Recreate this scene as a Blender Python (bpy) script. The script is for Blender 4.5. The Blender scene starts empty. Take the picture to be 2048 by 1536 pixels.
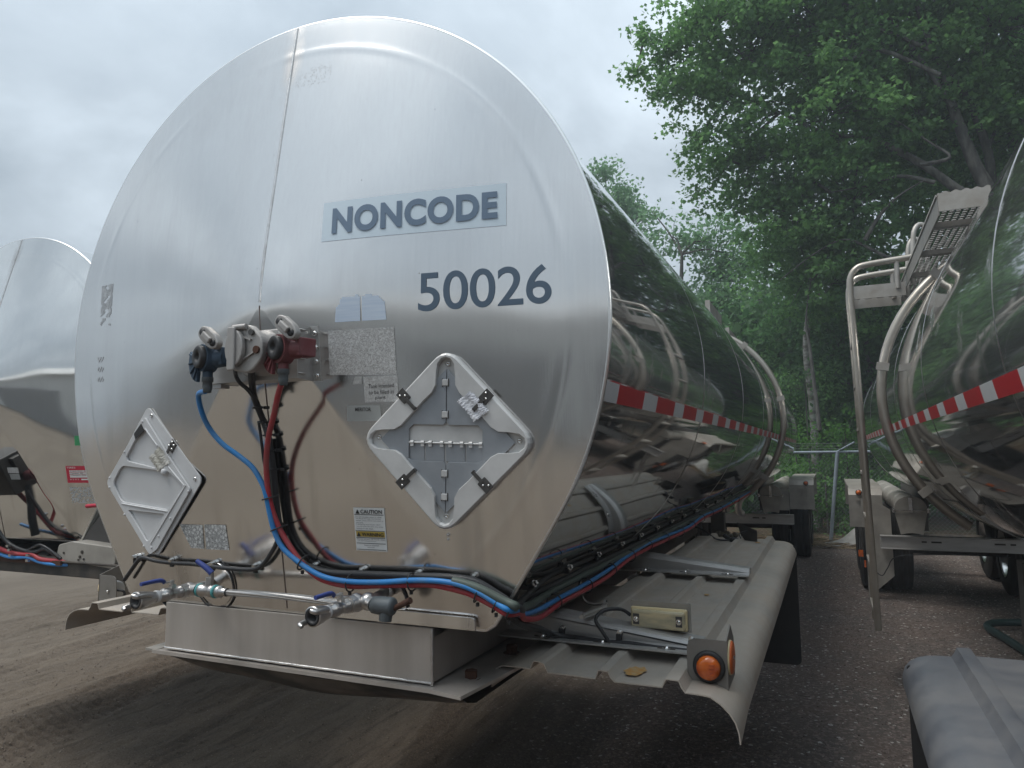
import bpy, math, random
import numpy as np
from mathutils import Vector, Matrix
random.seed(7); RS = np.random.RandomState(7)
rad = math.radians
D = {'blue':[[-0.072,-0.27,1.98],[-0.13,-0.214,1.951],[-0.145,-0.187,1.905],[-0.143,-0.16,1.861],[-0.112,-0.144,1.82],[-0.067,-0.128,1.786],[-0.027,-0.118,1.754],[-0.0,-0.112,1.714],[0.012,-0.107,1.68],[0.017,-0.1,1.64],[0.028,-0.092,1.586],[0.052,-0.084,1.539],[0.107,-0.078,1.5],[0.176,-0.073,1.469],[0.26,-0.072,1.46],[0.359,-0.073,1.464],[0.451,-0.074,1.474],[0.53,-0.075,1.477],[0.587,-0.069,1.47],[0.634,-0.062,1.453],[0.674,-0.056,1.431],[0.706,-0.051,1.416]],'red':[[0.198,-0.27,1.98],[0.142,-0.212,1.938],[0.105,-0.185,1.89],[0.064,-0.157,1.84],[0.036,-0.134,1.788],[0.02,-0.115,1.734],[0.018,-0.099,1.666],[0.036,-0.083,1.594],[0.074,-0.074,1.536],[0.105,-0.068,1.499],[0.161,-0.062,1.46],[0.251,-0.06,1.446],[0.35,-0.061,1.453],[0.435,-0.062,1.46],[0.503,-0.063,1.464],[0.563,-0.06,1.457],[0.611,-0.054,1.445],[0.662,-0.046,1.422],[0.696,-0.041,1.405]],'conduit':[[0.078,-0.24,2.009],[0.014,-0.165,1.954],[0.003,-0.134,1.916],[0.0,-0.108,1.877],[0.01,-0.102,1.842],[0.014,-0.096,1.801],[0.017,-0.087,1.748],[0.017,-0.076,1.678],[0.022,-0.061,1.582],[0.049,-0.052,1.522],[0.097,-0.047,1.49],[0.179,-0.044,1.473],[0.287,-0.044,1.475],[0.452,-0.045,1.479],[0.543,-0.044,1.481],[0.607,-0.037,1.474],[0.658,-0.029,1.448],[0.695,-0.023,1.426]],'conduit2':[[0.002,-0.093,1.829],[0.003,-0.084,1.774],[0.005,-0.076,1.719],[0.007,-0.067,1.664],[0.015,-0.054,1.582],[0.039,-0.045,1.527],[0.084,-0.039,1.487],[0.164,-0.036,1.465],[0.281,-0.036,1.465],[0.447,-0.037,1.471],[0.539,-0.037,1.474],[0.598,-0.03,1.464],[0.648,-0.022,1.436],[0.689,-0.016,1.416]],'thin1':[[0.034,-0.25,2.005],[0.009,-0.221,1.993],[0.007,-0.205,1.977],[0.016,-0.189,1.962],[0.025,-0.173,1.94]],'thin2':[[-0.024,-0.103,1.882],[-0.021,-0.097,1.843],[-0.019,-0.091,1.802],[-0.017,-0.084,1.761],[-0.004,-0.076,1.705],[0.011,-0.067,1.651]],'green':[[0.563,-0.067,1.478],[0.588,-0.064,1.474],[0.632,-0.058,1.462],[0.693,-0.049,1.435],[0.718,-0.045,1.426]],'cableL':[[-0.636,-0.021,1.404],[-0.604,-0.027,1.432],[-0.557,-0.035,1.472],[-0.53,-0.038,1.479],[-0.479,-0.037,1.472],[-0.404,-0.036,1.469],[-0.331,-0.036,1.47],[-0.248,-0.036,1.466],[-0.145,-0.035,1.464],[-0.088,-0.036,1.468],[-0.059,-0.038,1.482],[-0.03,-0.043,1.509],[0.001,-0.049,1.551],[0.003,-0.056,1.595]],'bolts':[[-0.582,-0.021,1.479],[-0.418,-0.026,1.478],[-0.254,-0.025,1.475],[-0.093,-0.026,1.477],[0.11,-0.027,1.486],[0.274,-0.027,1.484],[0.441,-0.026,1.483],[0.598,-0.019,1.484]],'limbs':[[[4.838,14.5,4.98],[4.585,14.5,6.602],[4.344,14.5,7.355],[4.043,14.5,8.609],[3.804,14.5,9.674],[3.6,14.5,10.703],[3.391,14.5,11.759]],[[4.262,14.3,6.588],[3.908,14.3,6.93],[3.466,14.3,7.419],[2.788,14.3,7.988],[2.267,14.3,8.253],[1.593,14.3,8.531],[0.824,14.3,9.108],[-0.091,14.3,9.714]],[[4.684,15.0,6.752],[4.669,15.0,7.8],[4.36,15.0,9.039],[4.05,15.0,9.766],[4.082,15.0,10.977],[4.286,15.0,12.038]],[[3.575,14.0,6.952],[2.987,14.0,7.187],[2.448,14.0,7.094],[1.709,14.0,7.061]],[[3.994,14.2,8.482],[3.189,14.2,10.315],[2.673,14.2,10.894],[1.741,14.2,11.382]],[[3.658,14.0,9.656],[2.812,14.0,10.302],[2.26,14.0,10.318],[1.698,14.0,10.511],[0.912,14.0,10.606]],[[3.764,13.8,9.008],[2.77,13.8,9.774],[2.222,13.8,9.72],[1.291,13.8,10.041],[0.494,13.8,10.016],[-0.2,13.8,10.763],[-0.727,13.8,11.018],[-1.27,13.8,11.281],[-1.956,13.8,11.283]],[[3.332,13.9,7.312],[3.84,13.9,7.369],[3.528,13.9,7.732],[2.958,13.9,8.31]],[[3.752,14.0,5.777],[2.886,14.0,5.492],[2.025,14.0,6.015],[1.459,14.0,5.882],[0.662,14.0,5.343]],[[2.284,13.8,5.924],[2.576,13.8,6.39],[2.944,13.8,6.737],[3.385,13.8,6.964]],[[1.265,14.4,2.202],[1.159,14.4,3.879],[1.114,14.4,4.521],[1.254,14.4,5.365]]],'blobs':{'maple':[[-0.42,14.0,11.29,1.29],[-1.39,14.0,10.58,0.7],[-0.86,14.3,9.65,1.13],[0.47,14.5,10.86,1.83],[0.13,14.6,8.16,1.35],[-0.71,14.6,7.55,0.55],[-0.9,14.3,8.59,0.49],[1.82,15.0,11.14,2.02],[1.72,14.8,9.08,2.03],[0.9,15.0,7.13,1.48],[2.13,15.4,7.3,1.77],[3.33,15.6,10.72,2.2],[3.54,16.0,8.77,1.88],[4.97,15.4,10.52,2.06],[5.48,16.0,8.6,1.77],[1.42,15.0,13.43,2.86],[4.03,16.0,13.64,3.32],[1.24,15.4,5.82,1.36],[2.24,15.6,5.52,1.49],[-2.07,13.9,10.27,0.36],[-1.87,13.9,11.07,0.23]],'mid':[[-0.8,21.0,7.7,0.99],[-1.69,21.0,8.3,1.09],[-2.85,21.0,8.71,0.76],[-1.45,21.0,6.51,1.31],[-0.06,20.0,6.17,1.09],[-0.53,20.0,5.02,1.24],[-3.4,21.0,9.54,0.34]],'far':[[-6.43,26.0,13.37,0.61],[-5.85,26.0,12.69,0.6],[-6.91,26.0,13.35,0.55],[-5.99,26.0,11.7,1.07],[-5.38,26.0,10.98,1.05]],'under':[[0.92,17.5,5.06,1.23],[1.79,17.0,4.29,1.32],[2.67,17.0,4.7,1.33],[1.29,17.0,3.23,1.05],[2.36,17.0,2.95,1.18],[3.45,18.0,4.18,1.4]],'low':[[0.99,16.0,3.4,0.87],[0.75,15.2,2.24,0.65],[1.75,15.2,2.21,0.83],[1.31,15.0,1.26,0.76],[2.17,15.2,1.15,0.71],[0.8,15.0,0.94,0.59],[0.4,15.2,1.36,0.53],[1.74,14.8,0.45,0.58],[-0.15,18.0,3.65,0.84]]},'glow':[-0.217,0.822,0.527],'cam':[1.4106,-1.6103,1.78,23.893,5.6829,-0.7616,1419.4253]}
S = bpy.context.scene
COL = S.collection
GZ = 0.04                                   # ground level

# ------------------------------------------------------------------ camera
cx, cy, cz, yaw, pit, rol, foc = D['cam']
y_, a_, r_ = rad(yaw), rad(pit), rad(rol)
fw = Vector((-math.sin(y_)*math.cos(a_), math.cos(y_)*math.cos(a_), math.sin(a_)))
rt = Vector((math.cos(y_), math.sin(y_), 0)); up = rt.cross(fw)
rt2 = rt*math.cos(r_) + up*math.sin(r_); up2 = up*math.cos(r_) - rt*math.sin(r_)
cam = bpy.data.cameras.new('camera'); co = bpy.data.objects.new('camera', cam); COL.objects.link(co)
co.matrix_world = Matrix(((rt2.x, up2.x, -fw.x, cx), (rt2.y, up2.y, -fw.y, cy), (rt2.z, up2.z, -fw.z, cz), (0, 0, 0, 1)))
cam.sensor_width = 36; cam.lens = foc/2048*36; cam.clip_start = 0.02; cam.clip_end = 600
S.camera = co

# ------------------------------------------------------------------ sky, sun, exposure
SUN_EL, SUN_AZ = rad(64), rad(-125)         # soft sun behind the cloud, high and behind-left (az from +Y towards +X)
sdir = Vector((math.sin(SUN_AZ)*math.cos(SUN_EL), math.cos(SUN_AZ)*math.cos(SUN_EL), math.sin(SUN_EL)))
W = bpy.data.worlds.new('World'); S.world = W; W.use_nodes = True
n = W.node_tree.nodes; l = W.node_tree.links; n.clear()
out = n.new('ShaderNodeOutputWorld'); bg = n.new('ShaderNodeBackground'); bg.inputs[1].default_value = 0.10
sky = n.new('ShaderNodeTexSky'); sky.sky_type = 'NISHITA'; sky.sun_disc = False
sky.sun_elevation = SUN_EL; sky.sun_rotation = SUN_AZ; sky.air_density = 1.2; sky.dust_density = 3
tc = n.new('ShaderNodeTexCoord')
def math_(op, a, b=None, c=None, nodes=n, links=l):
    m = nodes.new('ShaderNodeMath'); m.operation = op
    for i, v in enumerate((a, b, c)):
        if v is None: continue
        if isinstance(v, (int, float)): m.inputs[i].default_value = v
        else: links.new(v, m.inputs[i])
    return m.outputs[0]
sep = n.new('ShaderNodeSeparateXYZ'); l.new(tc.outputs['Generated'], sep.inputs[0])
# cloud deck: flatten direction onto a plane so clouds shrink towards the horizon
zz = math_('ADD', math_('MAXIMUM', sep.outputs[2], 0.0), 0.28)
comb = n.new('ShaderNodeCombineXYZ'); l.new(math_('DIVIDE', sep.outputs[0], zz), comb.inputs[0]); l.new(math_('DIVIDE', sep.outputs[1], zz), comb.inputs[1])
nz = n.new('ShaderNodeTexNoise'); nz.inputs['Scale'].default_value = 1.7; nz.inputs['Detail'].default_value = 8; nz.inputs['Roughness'].default_value = 0.55; nz.inputs['Distortion'].default_value = 0.35
l.new(comb.outputs[0], nz.inputs['Vector'])
dot = n.new('ShaderNodeVectorMath'); dot.operation = 'DOT_PRODUCT'; l.new(tc.outputs['Generated'], dot.inputs[0]); dot.inputs[1].default_value = D['glow']
glow = math_('POWER', math_('MAXIMUM', dot.outputs['Value'], 0.0), 9.0)
dens = math_('ADD', nz.outputs['Fac'], math_('MULTIPLY', glow, 0.13))
cr = n.new('ShaderNodeValToRGB'); e = cr.color_ramp.elements
e[0].position = 0.28; e[0].color = (0.25, 0.305, 0.36, 1); e[1].position = 0.86; e[1].color = (0.66, 0.75, 0.83, 1)
el = e.new(0.55); el.color = (0.41, 0.475, 0.535, 1)
l.new(dens, cr.inputs[0])
sc = n.new('ShaderNodeVectorMath'); sc.operation = 'SCALE'; l.new(cr.outputs[0], sc.inputs[0])
# overcast sky: brighter towards the zenith (1+2 sin el)/3
l.new(math_('MULTIPLY_ADD', math_('MAXIMUM', sep.outputs[2], 0.0), 12.5, 5.0), sc.inputs['Scale'])
mx = n.new('ShaderNodeMix'); mx.data_type = 'RGBA'; mx.inputs[0].default_value = 0.97
l.new(sky.outputs[0], mx.inputs[6]); l.new(sc.outputs[0], mx.inputs[7]); l.new(mx.outputs[2], bg.inputs[0]); l.new(bg.outputs[0], out.inputs[0])
sl = bpy.data.lights.new('sun', 'SUN'); sl.energy = 1.5; sl.angle = rad(30); sl.color = (1, .97, .92)
so = bpy.data.objects.new('sun', sl); COL.objects.link(so); so.rotation_euler = sdir.to_track_quat('Z', 'Y').to_euler()
S.view_settings.view_transform = 'Standard'; S.view_settings.look = 'None'; S.view_settings.exposure = 0.60; S.view_settings.gamma = 1
S.view_settings.use_curve_mapping = False
S.render.engine = 'CYCLES'; S.cycles.max_bounces = 7; S.cycles.glossy_bounces = 5; S.cycles.transparent_max_bounces = 6
S.cycles.caustics_reflective = False; S.cycles.caustics_refractive = False
try: S.cycles.use_denoising = True
except Exception: pass

# ------------------------------------------------------------------ materials
def mat(name, col, rough=.5, metal=0., col2=None, nscale=6., nstretch=(1, 1, 1), namt=.5, bump=0., bscale=40., bstretch=(1, 1, 1), rvar=0., spec=.5,
        bump2=0., b2scale=1.5, b2stretch=(1, 1, 1), dust=None, dustamt=0., dscale=3., detail=5, trans=0., island=None, coat=0.):
    m = bpy.data.materials.new(name); m.use_nodes = True
    N = m.node_tree.nodes; L = m.node_tree.links; b = N['Principled BSDF']
    b.inputs['Base Color'].default_value = (*col, 1); b.inputs['Roughness'].default_value = rough; b.inputs['Metallic'].default_value = metal
    b.inputs['Specular IOR Level'].default_value = spec
    if coat: b.inputs['Coat Weight'].default_value = coat
    t = N.new('ShaderNodeTexCoord')
    def noise(scale, stretch, det=detail, rg=.55):
        mp = N.new('ShaderNodeMapping'); mp.inputs['Scale'].default_value = stretch; L.new(t.outputs['Object'], mp.inputs[0])
        x = N.new('ShaderNodeTexNoise'); x.inputs['Scale'].default_value = scale; x.inputs['Detail'].default_value = det; x.inputs['Roughness'].default_value = rg
        L.new(mp.outputs[0], x.inputs['Vector']); return x.outputs['Fac']
    def mixc(f, a, c):
        k = N.new('ShaderNodeMix'); k.data_type = 'RGBA'
        for i, v in ((0, f), (6, a), (7, c)):
            if isinstance(v, (tuple, list)): k.inputs[i].default_value = (*v, 1) if len(v) == 3 else v
            elif isinstance(v, (int, float)): k.inputs[i].default_value = v
            else: L.new(v, k.inputs[i])
        return k.outputs[2]
    def ramp(v, a, c):
        k = N.new('ShaderNodeMapRange'); k.inputs[1].default_value = a; k.inputs[2].default_value = c; k.clamp = True; L.new(v, k.inputs[0]); return k.outputs[0]
    cur = (*col, 1)
    if col2 is not None:
        f = ramp(noise(nscale, nstretch), .5-.25/max(namt, .01)*.5, .5+.25/max(namt, .01)*.5)
        cur = mixc(f, col, col2)
    if island is not None:
        g = N.new('ShaderNodeNewGeometry'); cur = mixc(g.outputs['Random Per Island'], cur, island)
    if dust is not None:
        f = ramp(noise(dscale, (1, 1, 1), 8, .65), .62-dustamt*.5, .95-dustamt*.5)
        cur = mixc(f, cur, dust)
        mm = N.new('ShaderNodeMath'); mm.operation = 'MULTIPLY_ADD'; L.new(f, mm.inputs[0]); mm.inputs[1].default_value = -metal*.8; mm.inputs[2].default_value = metal; L.new(mm.outputs[0], b.inputs['Metallic'])
        mm = N.new('ShaderNodeMath'); mm.operation = 'MULTIPLY_ADD'; L.new(f, mm.inputs[0]); mm.inputs[1].default_value = (.8-rough); mm.inputs[2].default_value = rough; L.new(mm.outputs[0], b.inputs['Roughness'])
    elif rvar:
        mm = N.new('ShaderNodeMath'); mm.operation = 'MULTIPLY_ADD'; L.new(noise(nscale*1.7, nstretch), mm.inputs[0]); mm.inputs[1].default_value = rvar*2; mm.inputs[2].default_value = rough-rvar; L.new(mm.outputs[0], b.inputs['Roughness'])
    if not isinstance(cur, tuple): L.new(cur, b.inputs['Base Color'])
    nrm = None
    for amt, s_, st, dist in ((bump, bscale, bstretch, .002), (bump2, b2scale, b2stretch, .02)):   # fine relief, broad waviness
        if amt:
            k = N.new('ShaderNodeBump'); k.inputs['Strength'].default_value = amt; k.inputs['Distance'].default_value = dist
            L.new(noise(s_, st, 3 if dist < .01 else .6), k.inputs['Height'])
            if nrm: L.new(nrm, k.inputs['Normal'])
            nrm = k.outputs[0]
    if nrm: L.new(nrm, b.inputs['Normal'])
    if trans:
        tr = N.new('ShaderNodeBsdfTranslucent'); ms = N.new('ShaderNodeMixShader'); ms.inputs[0].default_value = trans
        if not isinstance(cur, tuple):
            hs = N.new('ShaderNodeHueSaturation'); hs.inputs['Value'].default_value = 1.5; L.new(cur, hs.inputs['Color']); L.new(hs.outputs[0], tr.inputs[0])
        else: tr.inputs[0].default_value = cur
        o = N['Material Output']; L.new(b.outputs[0], ms.inputs[1]); L.new(tr.outputs[0], ms.inputs[2]); L.new(ms.outputs[0], o.inputs[0])
    m['tc'] = 1
    return m
M = {}
M['head'] = mat('brushed_steel_head', (.80, .78, .76), .14, 1, col2=(.77, .75, .73), nscale=2.5, nstretch=(3, 3, .6), namt=.4, bump=.03, bscale=60, bstretch=(9, 9, .12), bump2=.06, b2scale=1.1, rvar=.015)
M['head_mirror'] = mat('polished_steel_head', (.78, .775, .76), .06, 1, col2=(.73, .72, .70), nscale=3, bump2=.07, b2scale=1.3, rvar=.02)
M['shell'] = mat('polished_steel_shell', (.60, .60, .59), .04, .90, col2=(.56, .56, .55), nscale=2, nstretch=(1, .4, 1), namt=.8, bump2=.055, b2scale=.9, b2stretch=(1, 1, 1.3), detail=3, dust=(.34, .33, .31), dustamt=.06, dscale=5)
M['rim'] = mat('rim_steel', (.80, .79, .77), .28, 1, bump=.1, bscale=30)
M['alu'] = mat('dull_aluminium', (.47, .44, .40), .46, .35, col2=(.38, .355, .32), nscale=7, namt=.8, bump=.3, bscale=70, dust=(.30, .265, .22), dustamt=.34, dscale=6)
M['fender'] = mat('dusty_fender_aluminium', (.50, .455, .40), .45, .25, col2=(.43, .39, .34), nscale=5, nstretch=(2, .35, 1), namt=.9, bump=.3, bscale=55, dust=(.44, .37, .295), dustamt=.5, dscale=5)
M['fender_blue'] = mat('dusty_blue_grey_aluminium', (.125, .137, .158), .40, .3, col2=(.10, .11, .13), nscale=1.6, nstretch=(1.6, .5, 1), namt=.4, bump=.06, bscale=50, dust=(.19, .185, .18), dustamt=.5, dscale=2.4)
M['steelflat'] = mat('mill_steel', (.56, .545, .525), .40, .6, col2=(.47, .455, .435), nscale=5, nstretch=(1, 1, 5), namt=.8, bump=.15, bscale=50, bstretch=(8, 8, .4), rvar=.06)
M['boxsteel'] = mat('matte_steel_box', (.56, .51, .465), .46, .45, col2=(.47, .425, .38), nscale=5, nstretch=(2.5, 2.5, .35), namt=.9, bump=.12, bscale=60, rvar=.05)
M['hoop'] = mat('dull_stainless_tube', (.46, .42, .37), .36, .75, col2=(.36, .32, .27), nscale=8, bump=.15, bscale=60)
M['alud'] = mat('grimy_aluminium', (.27, .25, .225), .55, .3, col2=(.20, .185, .165), nscale=8, bump=.3, bscale=60)
M['alum'] = mat('weathered_aluminium', (.42, .39, .345), .5, .3, col2=(.32, .295, .26), nscale=6, namt=1, bump=.3, bscale=60)
M['dark'] = mat('dirty_underside', (.045, .04, .036), .75, .1, col2=(.09, .075, .06), nscale=9, namt=1., bump=.5, bscale=30)
M['darkmetal'] = mat('dark_grey_metal', (.13, .125, .12), .5, .6, col2=(.09, .085, .08), nscale=8, bump=.2, bscale=60)
M['greasy'] = mat('muddy_coupler_plate', (.10, .082, .066), .65, .3, col2=(.02, .018, .016), nscale=4, nstretch=(1, 1, 3), namt=1.6, bump=.4, bscale=25)
M['chrome'] = mat('stainless_fitting', (.58, .56, .54), .30, .9, col2=(.44, .42, .40), nscale=20, bump=.2, bscale=80, rvar=.05)
M['bolt'] = mat('stainless_bolt', (.64, .635, .62), .22, 1, bump=.1, bscale=200)
M['rust'] = mat('rusty_iron', (.11, .045, .025), .85, .2, col2=(.06, .03, .02), nscale=30, bump=.6, bscale=90)
M['cast'] = mat('cast_grey_aluminium', (.43, .41, .39), .55, .55, col2=(.36, .34, .32), nscale=12, bump=.35, bscale=120)
M['rubber'] = mat('black_rubber', (.018, .018, .02), .55, 0, col2=(.03, .029, .029), nscale=10, bump=.2, bscale=60)
M['tyre'] = mat('tyre_rubber', (.022, .021, .021), .8, 0, col2=(.05, .045, .04), nscale=6, bump=.4, bscale=60)
M['loom'] = mat('black_cable_sheath', (.022, .022, .024), .45, 0, bump=.5, bscale=200)
M['olive'] = mat('grey_green_conduit', (.11, .145, .125), .5, 0, col2=(.07, .085, .07), nscale=10, bump=.2, bscale=80)
M['blue'] = mat('blue_air_hose', (.035, .27, .66), .42, 0, col2=(.03, .21, .54), nscale=8, bump=.2, bscale=60, dust=(.14, .27, .44), dustamt=.3, dscale=14)
M['red'] = mat('red_air_hose', (.48, .035, .05), .45, 0, col2=(.38, .03, .04), nscale=8, bump=.2, bscale=60, dust=(.34, .12, .11), dustamt=.3, dscale=14)
M['blueglad'] = mat('faded_blue_casting', (.065, .10, .145), .6, .2, col2=(.03, .055, .085), nscale=22, namt=1, bump=.3, bscale=90)
M['redglad'] = mat('faded_red_casting', (.19, .07, .072), .6, .1, col2=(.16, .035, .04), nscale=18, namt=1, bump=.3, bscale=90)
M['handle'] = mat('blue_vinyl_handle', (.045, .075, .30), .4, 0, col2=(.035, .055, .22), nscale=20)
M['greycast'] = mat('blue_grey_plug', (.12, .14, .15), .55, .2, col2=(.09, .10, .105), nscale=15, bump=.3, bscale=90)
M['teal'] = mat('teal_thread_seal', (.08, .32, .32), .6, 0)
M['tape'] = mat('white_thread_tape', (.75, .74, .72), .6, 0)
M['paint'] = mat('off_white_paint', (.78, .77, .75), .42, .15, col2=(.55, .545, .53), nscale=5, namt=.9, bump=.12, bscale=40, coat=.1)
M['paintL'] = mat('chalky_white_paint', (.66, .66, .66), .5, 0., col2=(.57, .57, .57), nscale=4, namt=.9, bump=.12, bscale=40)
M['galv'] = mat('galvanised_plate', (.42, .445, .475), .42, .4, col2=(.34, .365, .395), nscale=9, namt=1.1, bump=.25, bscale=35, rvar=.06)
M['paper'] = mat('weathered_paper', (.62, .60, .55), .9, 0, col2=(.48, .46, .40), nscale=20, namt=1)
M['paperw'] = mat('white_paper', (.78, .78, .80), .9, 0, col2=(.66, .67, .72), nscale=15, namt=1)
M['amber'] = mat('amber_lens', (.75, .16, .015), .12, 0, col2=(.5, .08, .01), nscale=25, namt=1, bump=.35, bscale=60, coat=.6)
M['reflector'] = mat('orange_reflector', (.62, .13, .03), .35, 0, bump=.6, bscale=150)
M['lens'] = mat('yellowed_clear_lens', (.88, .73, .44), .22, 0, col2=(.52, .46, .31), nscale=9, nstretch=(1, 1, 4), namt=1, bump=.35, bscale=40, bstretch=(6, 6, 1), coat=.5)
M['lensframe'] = mat('yellowed_plastic', (.88, .72, .42), .4, 0)
M['taper'] = mat('red_reflective_tape', (.62, .025, .04), .32, 0, col2=(.55, .022, .035), nscale=10, bump=.1, bscale=20)
M['tapew'] = mat('white_reflective_tape', (.82, .83, .83), .32, 0, col2=(.74, .75, .76), nscale=10, bump=.1, bscale=20)
M['stick'] = mat('pale_blue_vinyl', (.66, .76, .83), .3, 0, col2=(.63, .73, .80), nscale=5)
M['slate'] = mat('slate_blue_vinyl', (.085, .13, .185), .38, 0, col2=(.10, .145, .20), nscale=5)
M['slate2'] = mat('faded_slate_blue_print', (.13, .19, .27), .38, 0, col2=(.15, .21, .29), nscale=5)
M['white'] = mat('white_label', (.82, .82, .79), .4, 0, col2=(.74, .74, .71), nscale=18)
M['ink'] = mat('black_ink', (.03, .03, .03), .5, 0)
M['inkfade'] = mat('faded_ink', (.20, .19, .19), .5, 0)
M['yellow'] = mat('yellow_label', (.52, .36, .06), .4, 0, col2=(.44, .31, .06), nscale=14)
M['redlab'] = mat('red_label', (.50, .02, .05), .4, 0)
M['greenlab'] = mat('green_label', (.05, .30, .12), .4, 0)
M['ghost'] = mat('sticker_residue', (.54, .55, .56), .5, .5, col2=(.44, .45, .46), nscale=30, nstretch=(1, 1, 2), namt=1.4)
M['bluewash'] = mat('torn_blue_film', (.55, .64, .76), .35, 0, col2=(.62, .70, .80), nscale=30, nstretch=(.3, .3, 6), namt=1)
M['greyfilm'] = mat('faded_grey_label', (.36, .37, .36), .45, .3, col2=(.40, .41, .40), nscale=12)
M['seam'] = mat('weld_bead', (.70, .69, .68), .35, 1, col2=(.5, .48, .46), nscale=40, bump=.5, bscale=90)
M['seamd'] = mat('dark_weld_bead', (.16, .12, .10), .6, .5, col2=(.25, .2, .17), nscale=40, bump=.5, bscale=90)
M['wood'] = mat('bark', (.16, .15, .135), .9, 0, col2=(.07, .065, .06), nscale=9, nstretch=(1, 1, .3), namt=1.2, bump=.8, bscale=22, bstretch=(1, 1, .35))
M['birch'] = mat('pale_bark', (.42, .41, .38), .85, 0, col2=(.18, .16, .14), nscale=6, nstretch=(1, 1, 2), namt=1.2, bump=.6, bscale=22)
M['fence'] = mat('galvanised_pipe', (.38, .44, .50), .5, .5, col2=(.30, .34, .38), nscale=12, bump=.2, bscale=60)
M['wire'] = mat('fence_wire', (.26, .27, .28), .6, .4)
M['greenhose'] = mat('dark_green_hose', (.02, .045, .045), .45, 0)
M['hide'] = mat('sheet_debris', (.36, .35, .33), .8, 0, col2=(.25, .24, .22), nscale=6)
M['straw'] = mat('dry_litter', (.20, .14, .09), .95, 0, island=(.38, .30, .20))
M['moss'] = mat('matted_litter_clump', (.10, .085, .06), .95, 0, col2=(.20, .18, .14), nscale=60, namt=1.2, bump=1., bscale=60)
M['standin'] = mat('standin_sheet', (.58, .575, .56), .6, .1, bump=.3, bscale=6, bstretch=(1, 1, .01))
M['roofm'] = mat('standin_roof', (.55, .55, .54), .6, .1)
M['darkpanel'] = mat('standin_dark_panel', (.24, .235, .23), .8)
def leafmat(name, c, c2):
    return mat(name, c, .55, 0, trans=.5, island=c2, spec=.35)
M['leaf'] = leafmat('maple_leaf', (.085, .185, .065), (.18, .34, .11))
M['leaf2'] = leafmat('hazel_leaf', (.11, .21, .11), (.19, .33, .16))
M['leaf3'] = leafmat('dark_leaf', (.055, .13, .05), (.11, .23, .08))
M['leaf4'] = leafmat('bright_bush_leaf', (.065, .165, .04), (.15, .33, .07))

def grime(m, base):
    # drip stains low on the head, rubbed patches, specks, heat-tinted seam: real discoloration fixed to the metal
    N = m.node_tree.nodes; L = m.node_tree.links; b = N['Principled BSDF']; t = N.new('ShaderNodeTexCoord')
    def nz_(scale, st, det=4):
        mp = N.new('ShaderNodeMapping'); mp.inputs['Scale'].default_value = st; L.new(t.outputs['Object'], mp.inputs[0]); x = N.new('ShaderNodeTexNoise'); x.inputs['Scale'].default_value = scale; x.inputs['Detail'].default_value = det; L.new(mp.outputs[0], x.inputs['Vector']); return x.outputs['Fac']
    def mr(v, a, c, lo=0., hi=1.):
        k = N.new('ShaderNodeMapRange'); k.inputs[1].default_value = a; k.inputs[2].default_value = c; k.inputs[3].default_value = lo; k.inputs[4].default_value = hi; L.new(v, k.inputs[0]); return k.outputs[0]
    M_ = lambda op, a, c: math_(op, a, c, None, N, L)
    sp = N.new('ShaderNodeSeparateXYZ'); L.new(t.outputs['Object'], sp.inputs[0])
    drip = M_('MULTIPLY', mr(nz_(14, (1, 1, .07)), .52, .72), mr(sp.outputs[2], 1.35, 2.0, .55, .06))
    brush = mr(nz_(150, (1, 1, .02), 2), .3, .7, 0, .05)
    smear = mr(nz_(3.2, (1, 1, .8), 8), .55, .75, 0, .15)
    ax = M_('ABSOLUTE', sp.outputs[0], 0.); seam = M_('MULTIPLY', mr(ax, .012, .045, 1., 0.), mr(nz_(9, (1, 1, 1)), .40, .6, 0, .55)); seam = M_('MULTIPLY', seam, mr(sp.outputs[2], 2.70, 2.95))
    v = N.new('ShaderNodeTexVoronoi'); v.inputs['Scale'].default_value = 16; L.new(t.outputs['Object'], v.inputs['Vector']); c_ = N.new('ShaderNodeSeparateColor'); L.new(v.outputs['Color'], c_.inputs[0])
    speck = M_('MULTIPLY', mr(v.outputs['Distance'], .025, .045, 1., 0.), mr(c_.outputs[0], .55, .6))
    tot = M_('MINIMUM', M_('ADD', M_('ADD', drip, brush), M_('ADD', smear, M_('ADD', seam, M_('MULTIPLY', speck, .6)))), .85)
    k = N.new('ShaderNodeMix'); k.data_type = 'RGBA'; L.new(tot, k.inputs[0]); src = b.inputs['Base Color'].links[0].from_socket; L.new(src, k.inputs[6]); k.inputs[7].default_value = (.42, .39, .365, 1); L.new(k.outputs[2], b.inputs['Base Color'])
    rs = b.inputs['Roughness'].links[0].from_socket; L.new(M_('ADD', rs, M_('MULTIPLY', M_('ADD', smear, M_('ADD', drip, seam)), .30)), b.inputs['Roughness'])
grime(M['head'], None); grime(M['head_mirror'], None)
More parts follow.
